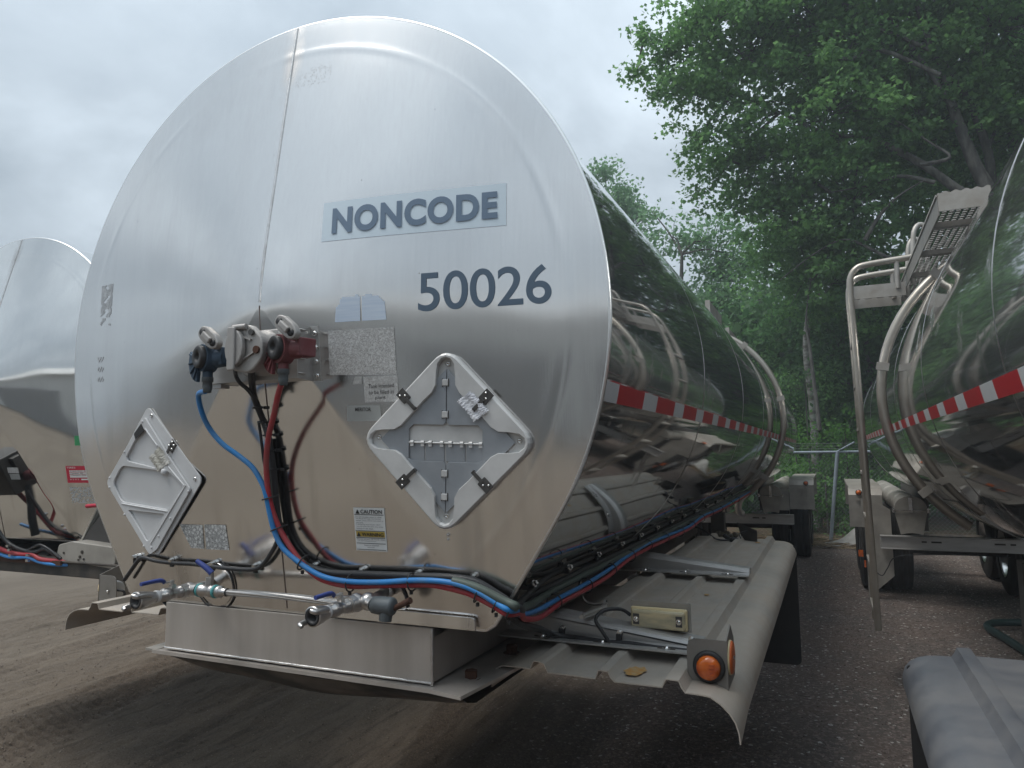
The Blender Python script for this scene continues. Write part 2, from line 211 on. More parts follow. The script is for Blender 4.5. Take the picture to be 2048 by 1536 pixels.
def crackmat(scl=115, dk=.33, lt=.62):
    m = bpy.data.materials.new('crazed_label'); m.use_nodes = True
    N = m.node_tree.nodes; L = m.node_tree.links; b = N['Principled BSDF']; b.inputs['Roughness'].default_value = .5
    t = N.new('ShaderNodeTexCoord'); v = N.new('ShaderNodeTexVoronoi'); v.feature = 'DISTANCE_TO_EDGE'; v.inputs['Scale'].default_value = scl
    w = N.new('ShaderNodeTexNoise'); w.inputs['Scale'].default_value = 35
    va = N.new('ShaderNodeVectorMath'); va.operation = 'MULTIPLY_ADD'; va.inputs[1].default_value = (.02, .02, .02); L.new(w.outputs['Color'], va.inputs[0]); L.new(t.outputs['Object'], va.inputs[2])
    L.new(va.outputs[0], v.inputs['Vector'])
    r = N.new('ShaderNodeMapRange'); r.inputs[1].default_value = .03; r.inputs[2].default_value = .15; L.new(v.outputs['Distance'], r.inputs[0])
    mx = N.new('ShaderNodeMix'); mx.data_type = 'RGBA'; L.new(r.outputs[0], mx.inputs[0]); mx.inputs[6].default_value = (dk, dk*.97, dk*.94, 1); mx.inputs[7].default_value = (lt, lt, lt*.98, 1)
    L.new(mx.outputs[2], b.inputs['Base Color'])
    bp = N.new('ShaderNodeBump'); bp.inputs['Distance'].default_value = .001; bp.inputs['Strength'].default_value = .6; L.new(r.outputs[0], bp.inputs['Height']); L.new(bp.outputs[0], b.inputs['Normal'])
    return m
M['crack'] = crackmat(); M['crack2'] = crackmat(85, .14, .82)

# ------------------------------------------------------------------ mesh builder
class MB:
    def __init__(s): s.v = []; s.f = []; s.sm = []; s.mi = []; s.T = None
    def add(s, vs, fs, smooth=False, mi=0):
        o = len(s.v)
        if s.T is not None: vs = [tuple(s.T @ Vector(p)) for p in vs]
        s.v += [tuple(p) for p in vs]; s.f += [tuple(o+i for i in f) for f in fs]; s.sm += [smooth]*len(fs); s.mi += [mi]*len(fs); return s
    def box(s, c, d, R=None, mi=0):
        vs = []
        for i in (-1, 1):
            for j in (-1, 1):
                for k in (-1, 1):
                    p = Vector((i*d[0]/2, j*d[1]/2, k*d[2]/2))
                    if R is not None: p = R @ p
                    vs.append(tuple(Vector(c)+p))
        return s.add(vs, [(0, 1, 3, 2), (4, 6, 7, 5), (0, 4, 5, 1), (2, 3, 7, 6), (0, 2, 6, 4), (1, 5, 7, 3)], mi=mi)
    def cyl(s, a, b, r, r2=None, n=16, caps=True, mi=0, smooth=True):
        a = Vector(a); b = Vector(b); r2 = r if r2 is None else r2
        d = (b-a).normalized(); x = d.orthogonal().normalized(); y = d.cross(x); vs = []
        for P, q in ((a, r), (b, r2)):
            for i in range(n):
                t = 2*math.pi*i/n; vs.append(tuple(P+(x*math.cos(t)+y*math.sin(t))*q))
        s.add(vs, [(i, (i+1) % n, n+(i+1) % n, n+i) for i in range(n)], smooth, mi)
        if caps: s.add(vs, [tuple(range(n-1, -1, -1)), tuple(range(n, 2*n))], False, mi)
        return s
    def lathe(s, o, ax, prof, n=24, mi=0, smooth=True):   # prof: (along, radius)
        o = Vector(o); d = Vector(ax).normalized(); x = d.orthogonal().normalized(); y = d.cross(x); vs = []
        for h, r in prof:
            for i in range(n):
                t = 2*math.pi*i/n; vs.append(tuple(o+d*h+(x*math.cos(t)+y*math.sin(t))*max(r, 1e-5)))
        fs = [(k*n+i, k*n+(i+1) % n, (k+1)*n+(i+1) % n, (k+1)*n+i) for k in range(len(prof)-1) for i in range(n)]
        return s.add(vs, fs, smooth, mi)
    def tube(s, pts, r, n=10, smooth=True, mi=0, sub=4, caps=True, closed=False):
        pts = [Vector(p) for p in pts]
        if sub > 1 and len(pts) > 2:
            q = []
            for i in range(len(pts)-1):
                p0 = pts[max(i-1, 0)]; p1 = pts[i]; p2 = pts[i+1]; p3 = pts[min(i+2, len(pts)-1)]
                for k in range(sub):
                    t = k/sub; q.append(.5*((2*p1)+(p2-p0)*t+(2*p0-5*p1+4*p2-p3)*t*t+(3*p1-p0-3*p2+p3)*t**3))
            pts = q+[pts[-1]]
        m = len(pts); rr = r if hasattr(r, '__len__') else [r, r]
        x = None; vs = []
        for i, P in enumerate(pts):
            d = (pts[min(i+1, m-1)]-pts[max(i-1, 0)]).normalized()
            if x is None: x = d.orthogonal().normalized()
            else: x = (x-d*x.dot(d)).normalized()
            y = d.cross(x); f = i/(m-1)*(len(rr)-1); k = min(int(f), len(rr)-2); R = rr[k]+(rr[k+1]-rr[k])*(f-k)
            for j in range(n):
                t = 2*math.pi*j/n; vs.append(tuple(P+(x*math.cos(t)+y*math.sin(t))*R))
        s.add(vs, [(k*n+j, k*n+(j+1) % n, (k+1)*n+(j+1) % n, (k+1)*n+j) for k in range(m-1) for j in range(n)], smooth, mi)
        if caps: s.add(vs, [tuple(range(n-1, -1, -1)), tuple(range((m-1)*n, m*n))], False, mi)
        return s
    def prism(s, poly, O, X, Y, depth, mi=0):   # extrude polygon along X x Y by depth
        O = Vector(O); X = Vector(X).normalized(); Y = Vector(Y).normalized(); Nn = X.cross(Y)*depth; k = len(poly)
        vs = [tuple(O+X*a+Y*b) for a, b in poly]+[tuple(O+X*a+Y*b+Nn) for a, b in poly]
        return s.add(vs, [tuple(range(k-1, -1, -1)), tuple(range(k, 2*k))]+[(i, (i+1) % k, k+(i+1) % k, k+i) for i in range(k)], False, mi)
    def sheet(s, prof, y0, y1, th, ny=1, mi=0, smooth=True, yf=None):   # profile in xz swept along y, with thickness
        P = [Vector((a, 0, b)) for a, b in prof]; k = len(P); nn = []
        for i in range(k):
            d = (P[min(i+1, k-1)]-P[max(i-1, 0)]).normalized(); nn.append(Vector((-d.z, 0, d.x)))
        vs = []
        for j in range(ny+1):
            y = y0+(y1-y0)*j/ny
            for i in range(k):
                w = yf(P[i].x, y) if yf else 0
                vs.append((P[i].x, y, P[i].z+w))
            for i in range(k):
                q = P[i]-nn[i]*th; w = yf(P[i].x, y) if yf else 0; vs.append((q.x, y, q.z+w))
        fs = []
        for j in range(ny):
            a = j*2*k; b = a+2*k
            fs += [(a+i, a+i+1, b+i+1, b+i) for i in range(k-1)]+[(a+k+i, b+k+i, b+k+i+1, a+k+i+1) for i in range(k-1)]
            fs += [(a, b, b+k, a+k), (a+k-1, a+2*k-1, b+2*k-1, b+k-1)]
        s.add(vs, fs, smooth, mi)
        for a in (0, ny*2*k): s.add(vs, [(a+i, a+i+1, a+k+i+1, a+k+i) for i in range(k-1)], False, mi)
        return s
    def sphere(s, c, r, n=10, m=6, sq=(1, 1, 1), mi=0):
        prof = [(-math.cos(math.pi*i/m), math.sin(math.pi*i/m)) for i in range(m+1)]; c = Vector(c); vs = []
        for h, q in prof:
            for i in range(n):
                t = 2*math.pi*i/n; vs.append((c.x+r*sq[0]*max(q, 1e-4)*math.cos(t), c.y+r*sq[1]*max(q, 1e-4)*math.sin(t), c.z+r*sq[2]*h))
        return s.add(vs, [(k*n+i, k*n+(i+1) % n, (k+1)*n+(i+1) % n, (k+1)*n+i) for k in range(m) for i in range(n)], True, mi)
    def build(s, name, mats, parent=None, bevel=0, origin=None):
        me = bpy.data.meshes.new(name); me.from_pydata(s.v, [], s.f)
        if not isinstance(mats, (list, tuple)): mats = [mats]
        for m in mats: me.materials.append(M[m] if isinstance(m, str) else m)
        me.polygons.foreach_set('use_smooth', s.sm); me.polygons.foreach_set('material_index', s.mi); me.update()
        o = bpy.data.objects.new(name, me); COL.objects.link(o)
        if parent is not None: o.parent = parent
        if bevel:
            b = o.modifiers.new('bevel', 'BEVEL'); b.width = bevel; b.segments = 2; b.limit_method = 'ANGLE'; b.angle_limit = rad(50)
        return o
def empty(name, loc, label=None, cat=None, group=None):
    o = bpy.data.objects.new(name, None); COL.objects.link(o); o.location = loc
    if label: tag(o, label, cat, group)
    return o
def tag(o, label=None, cat=None, group=None, kind=None):
    if label: o['label'] = label
    if cat: o['category'] = cat
    if group: o['group'] = group
    if kind: o['kind'] = kind
    return o
def lab(o, t): o['label'] = t; return o
def roundpoly(pts, r, k=5):
    o = []
    nP = len(pts)
    for i in range(nP):
        p = Vector(pts[i]); a = Vector(pts[i-1])-p; b = Vector(pts[(i+1) % nP])-p
        q = min(r[i] if hasattr(r, '__len__') else r, a.length*.45, b.length*.45)
        A = p+a.normalized()*q; B = p+b.normalized()*q
        for j in range(k+1):
            t = j/k; c = A*(1-t)**2+p*2*t*(1-t)+B*t*t; o.append((c.x, c.y))
    return o

# ------------------------------------------------------------------ tank head geometry (local frame: face plane y=0, axis +y)
R0, ZC, AZ, AD = .95, 2.13, 2.202, .134
def out_dist(ux, uz):
    b = uz*(ZC-AZ); t = b+math.sqrt(max(b*b+R0*R0-(ZC-AZ)**2, 0))
    if AZ+t*uz > 1.617: return t
    best = 9
    nx, nz = .264, -.169   # side line normal
    for sx in (-1, 1):
        dn = ux*nx*sx+uz*nz
        if dn > 1e-9: best = min(best, (.8*nx+(1.617-AZ)*nz)/dn)
    if uz < 0: best = min(best, (1.353-AZ)/uz)
    return best
def cone_y(x, z, k=1.):   # surface of the head at (x, z)
    dx, dz = x, z-AZ; q = math.hypot(dx, dz)
    if q < 1e-9: q = 1e-9; dz = 1e-9
    return head_y(q/out_dist(dx/q, dz/q), x, z, k)
EE = .06
def head_y(f, x, z, k=1., wob=1.):
    f = f**(1+.16*x*x/(x*x+(z-AZ)**2+1e-9))
    y = -AD*k*(1-(math.sqrt(f*f+EE*EE)-EE)/(math.sqrt(1+EE*EE)-EE)); ro = math.hypot(x, z-ZC)
    if z > 1.47:
        d = (ro-.852)/.009; y -= .0009*math.exp(-d*d)*min(1, (z-1.47)/.1)
        if ro > .80: y -= .0002*min(1, max(0, (ro-.84)/.02))*min(1, max(0, (.95-ro)/.02))*min(1, (z-1.47)/.1)
    d = abs(x)/.06; y -= .0012*math.exp(-d*d)*min(1, f*5)
    edge = min(1, (1-f)*6)*min(1, f*3)
    return y+wob*edge*(.0014*math.sin(3.1*x+1.2)*math.cos(3.7*z)+.0010*math.sin(7*x+2)*math.sin(5*z+1)+.0004*math.sin(17*x+3*z)*math.sin(13*z-4*x))
def cone_n(x, z):
    h = .004; gx = (cone_y(x+h, z)-cone_y(x-h, z))/(2*h); gz = (cone_y(x, z+h)-cone_y(x, z-h))/(2*h)
    return Vector((gx, -1, gz)).normalized()
def on_face(x, z, off=0., k=1.): return Vector((x, cone_y(x, z, k), z))+cone_n(x, z)*off
def head_mesh(k=1., na=288, nr=110, wob=1.):
    b = MB(); vs = [(0, -AD*k, AZ)]
    for j in range(1, nr+1):
        f = j/nr
        for i in range(na):
            t = 2*math.pi*i/na; ux, uz = math.sin(t), math.cos(t); q = out_dist(ux, uz)*f; x, z = ux*q, AZ+uz*q
            y = head_y(f, x, z, k, wob)
            vs.append((x, y, z))
    fs = [(0, 1+(i+1) % na, 1+i) for i in range(na)]
    fs += [(1+j*na+i, 1+j*na+(i+1) % na, 1+(j+1)*na+(i+1) % na, 1+(j+1)*na+i) for j in range(nr-1) for i in range(na)]
    b.add(vs, fs, True)
    # short turned-back skirt
    o = 1+(nr-1)*na; sk = [vs[o+i] for i in range(na)]
    b.add(sk+[(x*.995, .035, ZC+(z-ZC)*.995) for x, y, z in sk], [(i, (i+1) % na, na+(i+1) % na, na+i) for i in range(na)], True)
    return b
TANK_R, TANK_L = .936, 11.35
def quadpt(q, u, v):   # q: tl,tr,br,bl in (x,z); u right, v down
    t = Vector(q[0]).lerp(Vector(q[1]), u); b_ = Vector(q[3]).lerp(Vector(q[2]), u); return t.lerp(b_, v)
def decal(name, q, m, root, off=.0015, nx=12, nz=6, shape=None, k=1., th=None):
    b = MB(); vs = []
    for j in range(nz+1):
        for i in range(nx+1):
            p = quadpt(q, i/nx, j/nz); vs.append((p.x, cone_y(p.x, p.y, k)-off, p.y))
    fs = [(j*(nx+1)+i, j*(nx+1)+i+1, (j+1)*(nx+1)+i+1, (j+1)*(nx+1)+i) for j in range(nz) for i in range(nx)
          if shape is None or shape((i+.5)/nx, (j+.5)/nz)]
    b.add(vs, fs, True)
    return b.build(name, m, root)
def text_mesh(txt, bold=0., spacing=1.):
    c = bpy.data.curves.new('lettering', 'FONT'); c.body = txt; c.size = 1; c.offset = bold; c.space_character = spacing; c.resolution_u = 6
    o = bpy.data.objects.new('lettering', c); COL.objects.link(o)
    dg = bpy.context.evaluated_depsgraph_get(); dg.update(); me = bpy.data.meshes.new_from_object(o.evaluated_get(dg))
    bpy.data.objects.remove(o); vs = [(v.co.x, v.co.y) for v in me.vertices]; fs = [tuple(p.vertices) for p in me.polygons]; bpy.data.meshes.remove(me)
    xs = [a for a, _ in vs]; ys = [b for _, b in vs]
    return vs, fs, (min(xs), max(xs), min(ys), max(ys))
def letter_decal(txt, q, m, root, off=.003, bold=0., spacing=1., k=1., name='lettering', width=None):
    vs, fs, (x0, x1, y0, y1) = text_mesh(txt, bold, spacing); b = MB(); o = []
    for x, y in vs:
        p = quadpt(q, (x-x0)/(x1-x0)*(width or 1), 1-(y-y0)/(y1-y0)); o.append((p.x, cone_y(p.x, p.y, k)-off, p.y))
    b.add(o, fs); ob = b.build(name, m, root); return ob
def screw(b, P, N_, r=.006, h=.005, mi=0, n=8):
    P = Vector(P); N_ = Vector(N_).normalized(); b.cyl(P-N_*.001, P+N_*h*.35, r*1.5, n=n+4, mi=mi); b.lathe(P, N_, [(h*.35, r), (h*.9, r*.85), (h*1.2, r*.3), (h*1.15, 0)], n=n, mi=mi)
def hexbolt(b, P, N_, r=.008, h=.008, mi=0):
    P = Vector(P); N_ = Vector(N_).normalized(); b.cyl(P, P+N_*.002, r*1.5, n=12, mi=mi); b.cyl(P+N_*.002, P+N_*h, r, n=6, mi=mi, smooth=False)

# ------------------------------------------------------------------ shared trailer body
def wheel(x, y, root, w=.27):
    b = MB(); r = .5; z = GZ+r
    prof = [(-w*.5, .30), (-w*.5, .40), (-w*.47, .455), (-w*.40, .485)]
    for k in range(5):
        a = -w*.38+k*w*.19
        prof += [(a-.018 if k else a, .498), (a+.005, .5), (a+.012, .5)]
        if k < 4: prof += [(a+.018, .486), (a+.026, .486)]
    prof = sorted(prof, key=lambda t: t[0]); prof = prof+[(w*.40, .485), (w*.47, .455), (w*.5, .40), (w*.5, .30)]
    prof = sorted(set(prof), key=lambda t: (t[0], t[1] if t[0] < 0 else -t[1]))
    b.lathe((x, y, z), (1, 0, 0), prof, n=40); t = b.build('tyre', 'tyre', root)
    b = MB(); s = 1 if x > 0 else -1
    b.lathe((x, y, z), (1, 0, 0), [(-w*.46, .30), (-w*.4, .27), (0, .26), (w*.4, .27), (w*.46, .30)], n=28)
    b.lathe((x, y, z), (1, 0, 0), [(s*.02, .27), (s*.03, .12), (s*.10, .11), (s*.11, 0)], n=28)
    b.build('rim', 'rim', t)
def conspicuity_tape(root, y0, y1, sx=1, start_phase=-.062, a_top=13.):
    # alternating pieces along the tank side; angle below the equator
    z1 = 1.958; zt = [z1, z1-.0508*.985]; b = MB(); y = start_phase; white = True; r = TANK_R+.0025
    while y < y1:
        L_ = .1778 if white else .2794; a, c = max(y, y0), min(y+L_, y1)
        if c > a:
            n_ = 3; vs = []
            for yy in (a, c):
                for k in range(n_+1):
                    z = zt[0]+(zt[1]-zt[0])*k/n_; x = math.sqrt(r*r-(z-ZC)**2); vs.append((sx*x, yy, z))
            b.add(vs, [(k, k+1, n_+2+k, n_+1+k) if sx > 0 else (k+1, k, n_+1+k, n_+2+k) for k in range(n_)], True, 1 if white else 0)
        y += L_; white = not white
    return b.build('reflective_tape', ['taper', 'tapew'], root)
def common(root, head='head', k=1., front_detail=True, headres=(288, 110), sides=(1, -1), fmat='fender', lf=(.045, .036)):
    head_mesh(k, *headres).build('front_head', head, root)
    # shell, rear dish
    b = MB(); n_ = 160; ys = [.006]+[.25*i for i in range(1, 45)]+[TANK_L]; vs = []
    for y in ys:
        for i in range(n_):
            t = 2*math.pi*i/n_; r = TANK_R+.0007*math.sin(y*5.1+2*t)*math.sin(3*t+y)
            vs.append((r*math.sin(t), y, ZC+r*math.cos(t)))
    m_ = len(ys)
    for j, (dy, f) in enumerate(((.06, .985), (.12, .93), (.18, .82), (.23, .6), (.26, .3), (.265, .01))):
        for i in range(n_):
            t = 2*math.pi*i/n_; vs.append((TANK_R*f*math.sin(t), TANK_L+dy, ZC+TANK_R*f*math.cos(t)))
    b.add(vs, [(j*n_+i, j*n_+(i+1) % n_, (j+1)*n_+(i+1) % n_, (j+1)*n_+i) for j in range(m_+5) for i in range(n_)], True)
    b.build('tank_shell', 'shell', root)
    # rim bead round the head
    pts = []
    for i in range(241):
        t = 2*math.pi*i/240; q = out_dist(math.sin(t), math.cos(t))+.001; pts.append((math.sin(t)*q, .006, AZ+math.cos(t)*q))
    MB().tube(pts, .0065, n=8, sub=1, caps=False).build('end_ring', 'rim', root)
    # thin girth seams
    for y in (1.52, 3.05, 4.58, 6.1, 7.62, 9.15, TANK_L):
        MB().lathe((0, y, ZC), (0, 1, 0), [(-.004, TANK_R), (-.0015, TANK_R+.0014), (.0015, TANK_R+.0014), (.004, TANK_R)], n=120).build('girth_seam', 'seam', root)
    # centre seams of the head
    b = MB(); b.tube([on_face(0, z, .0005, k) for z in np.linspace(AZ+.005, 3.079, 12)], .0034, n=6, sub=2)
    o = b.build('weld_seam', 'seam', root)
    b = MB(); b.tube([on_face(0, z, .0, k) for z in np.linspace(1.36, AZ-.005, 12)], .0022, n=6, sub=2)
    b.build('weld_seam', 'seamd', root)
    conspicuity_tape(root, .004, TANK_L-.1, 1, .184-.1778); conspicuity_tape(root, .004, TANK_L-.1, -1, .184-.1778)
    # paired overflow hoops
    for y, hr in ((6.23, 1.0),):
        pts = [(hr*math.sin(a), y, ZC+hr*math.cos(a)) for a in np.linspace(rad(-146), rad(146), 61)]
        MB().tube(pts, .031, n=12, sub=1).build('hoop', 'hoop', root)
    for a in (-128, -79, -40, 40, 79, 128):
        a = rad(a); P = Vector((math.sin(a), 0, math.cos(a))); T = Vector((math.cos(a), 0, -math.sin(a)))
        R = Matrix((T, Vector((0, 1, 0)), P)).transposed()
        b = MB(); b.box(P*1.003+Vector((0, 6.195, ZC)), (.05, .010, .075), R); b.build('hoop_clamp', 'alu', root)
    e_ = [(math.sin(rad(142))*.985, 6.2, ZC+math.cos(rad(142))*.985), (.53, 6.2, 1.27), (.51, 6.25, 1.17), (.52, 6.45, 1.12), (.46, 6.75, 1.12)]
    MB().tube(e_, .036, n=12).build('drain_elbow', 'rim', root)
    # sub frame
    for s in (1, -1):
        MB().box((s*.40, 2.6, 1.21), (.09, 3.0, .12)).build('frame_rail', 'darkmetal', root, bevel=.004); MB().box((s*.40, 12.1, .93), (.09, 3.3, .16)).build('frame_rail', 'darkmetal', root, bevel=.004); MB().box((s*.36, 12., 1.14), (.03, 3.2, .28)).build('rail_web', 'darkmetal', root)
    for y in (1.2, 1.6, 2.6, 3.5):
        MB().box((0, y, 1.2), (.86, .08, .12)).build('cross_member', 'darkmetal', root, bevel=.004)
    for y in (11.35, 12.6): MB().cyl((-1.0, y, GZ+.5), (1.0, y, GZ+.5), .065, n=14).build('axle', 'dark', root)
    for y in (10.55, 10.9): pass
    for y in (11.35, 12.6):
        for x in (.62, .93, -.62, -.93): wheel(x, y, root)
    b = MB(); b.box((0, 10.4, .72), (1.72, .09, .15)); b.box((0, 10.355, .79), (1.72, .05, .012)); b.box((0, 10.355, .65), (1.72, .05, .012)); 
    b.build('rear_bolster', 'steelflat', root, bevel=.003)
    for x in (-.42, -.30, .30, .42):
        MB().box((x, 10.352, .735), (.10 if abs(x) < .4 else .05, .006, .018)).build('slot', 'dark', root)
    for s in (1, -1):
        # landing gear
        b = MB(); b.box((s*.42, 5.4, .90), (.12, .12, .62)); b.box((s*.42, 5.4, .40), (.09, .09, .50)); b.box((s*.42, 5.4, GZ+.03), (.24, .24, .05)); b.build('landing_leg', 'darkmetal', root, bevel=.004)
        # hose tube with end cap
        b = MB(); b.cyl((s*.55, 10.2, 1.115), (s*.55, 15.0, 1.115), .135, n=28); 
        t_ = b.build('hose_tube', 'alum', root)
        for y in (10.28, 10.9, 11.8, 12.9, 14.0): MB().lathe((s*.55, y, 1.115), (0, 1, 0), [(-.02, .135), (-.016, .14), (.016, .14), (.02, .135)], n=28).build('tube_band', 'alu', t_)
        b = MB(); pol = [(-.11, -.27), (-.06, -.255), (0, -.25), (.06, -.255), (.11, -.27), (.165, 0)]+[(.16*math.cos(a), .03+.13*math.sin(a)) for a in np.linspace(.1, math.pi-.1, 12)]+[(-.165, 0)]
        b.prism(pol, (s*.55, 10.17, 1.1), (1, 0, 0), (0, 0, 1), .02); cap = b.build('end_cap', 'alum', t_, bevel=.003)
        b = MB(); b.cyl((s*.55-.18, 10.13, 1.10), (s*.55+.19, 10.13, 1.10), .006, n=8); b.box((s*.55, 10.14, 1.16), (.035, .012, .16)); b.box((s*.55-.17, 10.16, 1.1), (.02, .05, .05)); b.box((s*.55+.17, 10.16, 1.1), (.02, .05, .05)); b.build('cap_bar', 'bolt', t_)
        # rear fender: curved sheet over both axles
        b = MB(); prof = [(10.62, .86), (10.62, 1.05), (10.62, 1.24), (10.66, 1.31), (10.74, 1.345), (11.2, 1.35), (12.9, 1.35), (13.2, 1.33), (13.3, 1.25), (13.32, .95)]
        xs = (.80, 1.165) if s > 0 else (-1.165, -.80); vs = []
        for x in xs:
            for (y, z) in prof: vs.append((x, y, z))
        for x in xs:
            for (y, z) in prof: vs.append((x, y+(.004 if y < 10.7 else 0), z-(.004 if 10.7 < y else 0)))
        k_ = len(prof); b.add(vs, [(i, i+1, k_+i+1, k_+i) for i in range(k_-1)]+[(2*k_+i, 3*k_+i, 3*k_+i+1, 2*k_+i+1) for i in range(k_-1)]+[(i, 2*k_+i, 2*k_+i+1, i+1) for i in range(k_-1)]+[(k_+i, k_+i+1, 3*k_+i+1, 3*k_+i) for i in range(k_-1)])
        b.box((s*1.02, 10.60, 1.02), (.03, .014, .32)); b.box((s*1.0, 10.60, 1.19), (.17, .012, .02)); b.box((s*1.17, 11.9, 1.335), (.006, 2.4, .04))
        b.build('rear_fender', 'alum', root)
        b = MB(); b.lathe((s*1.05, 10.615, 1.27), (0, -1, 0), [(0, .036), (.012, .036), (.014, .028)], n=20, mi=1); b.lathe((s*1.05, 10.60, 1.27), (0, -1, 0), [(0, .028), (.012, .025), (.018, .012), (.02, 0)], n=20); b.build('marker_lamp', ['amber', 'rubber'], root)
        b = MB(); b.prism([(-.14, 0), (.14, .26) if s < 0 else (.14, 0), (.14, 1.02), (-.14, 1.20)] if s < 0 else [(-.10, .4), (.10, .4), (.10, .75), (-.10, .75)], (s*.87 if s < 0 else .70, 10.50, .06 if s < 0 else .45), (1, 0, 0), (0, 0, 1), .006)
        b.build('rear_mud_panel', 'alum', root)
    # front fenders
    F = [(.534, 1.150), (.536, 1.168), (.541, 1.188), (.552, 1.203), (.569, 1.211), (.61, 1.2125), (.65, 1.212), (.658, 1.222), (.663, 1.2245), (.683, 1.2235), (.692, 1.219), (.701, 1.208), (.77, 1.208), (.831, 1.207), (.838, 1.218), (.843, 1.220), (.866, 1.219), (.873, 1.214),
         (.882, 1.205), (.94, 1.205), (1.003, 1.205), (1.011, 1.215), (1.017, 1.2165), (1.045, 1.2155), (1.052, 1.209), (1.060, 1.198), (1.09, 1.1975), (1.118, 1.195), (1.143, 1.188), (1.163, 1.176), (1.177, 1.159), (1.184, 1.138), (1.186, 1.115)]
    F = [(x, z+(.009 if z > 1.2145 else 0)) for x, z in F]
    def wv(x, y): return .0012*math.sin(y*3.1+x*5)+(-.02*max(0, (x-1.12)/.06)*max(0, 1-(y-.2)/.18) if abs(x) < 2 else 0)
    for s in sides:
        b = MB()
        if s > 0: b.sheet(F, .2, 3.4, .0032, 40, yf=wv)
        else: b.sheet([(-(x+lf[0]), z+lf[1]) for x, z in F][::-1], .2, 3.4, .0032, 12, yf=lambda x, y: .0006*math.sin(y*3))
        fo = b.build('front_fender', fmat, root); fo.data.set_sharp_from_angle(angle=rad(22))
        ox, oz = (0, 0) if s > 0 else lf
        for (y0, zt0, zt1, xa) in ((.45, 1.335, 1.254, .30), (1.75, 1.333, 1.260, .30)):
            b = MB(); xe = 1.06+ox; X0 = xa
            # channel: tapered web, top flange, foot flange
            P = lambda x, y, z: (s*x, y, z+oz)
            t0 = lambda x: zt0+(zt1-zt0)*(x-.35)/(xe-.35)
            w = MB()
            for xx0, xx1 in ((X0, xe),):
                ya, yb = y0, y0+.085
                sec = lambda x: [P(x, ya-.058, 1.2345), P(x, ya-.058, 1.2385), P(x, ya-.008, 1.2390), P(x, ya, 1.243), P(x, ya, t0(x)-.016), P(x, ya+.006, t0(x)-.004), P(x, ya+.018, t0(x)), P(x, yb-.01, t0(x)), P(x, yb, t0(x)-.01), P(x, yb, 1.2345), P(x, ya+.004, 1.2345), P(x, ya+.004, 1.2346)]
                a = sec(xx0); c = sec(xx1); q = len(a)
                w.add(a+c, [(i, (i+1) % q, q+(i+1) % q, q+i) for i in range(q)]+[tuple(range(q)), tuple(range(2*q-1, q-1, -1))])
            br = w.build('fender_bracket', 'steelflat', root)
            for x in (.60, .785, .97):
                bb = MB(); screw(bb, (s*(x+ox), y0-.032, 1.2388+oz), (0, 0, 1), .008, .006); bb.box((s*(x+ox), y0-.032, 1.2392+oz), (.05, .012, .0012), mi=1); bb.build('slotted_bolt', ['bolt', 'dark'], br)
        MB().prism(roundpoly([(-.22, -.74), (.23, -.74), (.23, 0), (-.22, 0)], [.04, .04, .01, .01]), (s*(.955+ox), 3.36, 1.17), (1, 0, 0), (0, 0, 1), -.01).build('mud_flap', 'rubber', root)
        MB().box((s*(.90+ox), 3.36, 1.165), (.36, .02, .03)).build('flap_bar', 'alud', root)
        # lamp bracket at the outer front corner
        X = lambda x: s*(x+ox)
        b = MB(); pol = roundpoly([(0, 0), (.098, 0), (.098, .121), (0, .121)], [.004, .004, .004, .03])
        if s > 0: b.prism(pol, (1.048, .300, 1.182), (1, 0, 0), (0, 0, 1), -.003)
        else: b.prism([(-a, c) for a, c in pol][::-1], (-1.048-ox, .300, 1.182+oz), (1, 0, 0), (0, 0, 1), -.003)
        pol2 = [(0, 0), (.135, 0), (.135, .10), (.08, .145), (.0, .121)]
        b.prism(pol2 if s > 0 else pol2, (X(1.146), .300, 1.182+oz), (0, 1, 0), (0, 0, 1), .003)
        lb = b.build('lamp_bracket', 'alud', root)
        b = MB(); c = (X(1.103), .297, 1.236+oz)
        b.lathe(c, (0, -1, 0), [(-.02, .030), (-.02, .040), (0, .0405), (.006, .039), (.008, .034), (.007, .030)], n=32, mi=1)
        b.lathe(c, (0, -1, 0), [(.004, .030), (.016, .0295), (.022, .026), (.025, .018), (.0255, .0)], n=32)
        for kk in range(4): b.box((c[0]+.010, c[1]-.0255, c[2]+.012-.008*kk), (.014, .003, .003))
        if s > 0: b.build('turn_lamp', ['amber', 'rubber'], lb)
        if s < 0:
            b = MB(); c = (X(1.146), .36, 1.236+oz); b.lathe(c, (1, 0, 0), [(-.004, .038), (.022, .036), (.024, .030), (.024, 0)], n=24); b.build('lamp_housing', 'paint', lb)
            MB().tube([(c[0]+.024, .36, c[2]), (c[0]+.05, .37, c[2]-.005), (c[0]+.06, .38, c[2]-.04), (c[0]+.15, .40, c[2]-.045), (c[0]+.35, .42, c[2]-.03)], .005, n=6).build('lamp_cable', 'loom', lb)
            b = MB(); screw(b, (X(1.09), .2965, 1.245+oz), (0, -1, 0), .004, .004); b.build('screw', 'bolt', lb)
        b = MB(); c = (X(1.1495), .345, 1.252+oz); b.lathe(c, (s, 0, 0), [(0, .041), (.006, .041), (.009, .037), (.0095, 0)], n=32); b.lathe(c, (s, 0, 0), [(-.002, .043), (.003, .043), (.0035, .041)], n=32, mi=1); b.lathe(c, (s, 0, 0), [(.009, .006), (.012, .004), (.0125, 0)], n=10, mi=2)
        b.build('side_reflector', ['reflector', 'lensframe', 'bolt'], lb)
    return root

# =================================================================== MAIN TRAILER
GROUP = 'polished tanker trailers parked side by side'
main = empty('tanker_trailer', (0, 0, 0), 'steel tanker trailer in the middle with NONCODE and 50026 on its round front', 'tanker trailer', GROUP)
common(main, 'head')
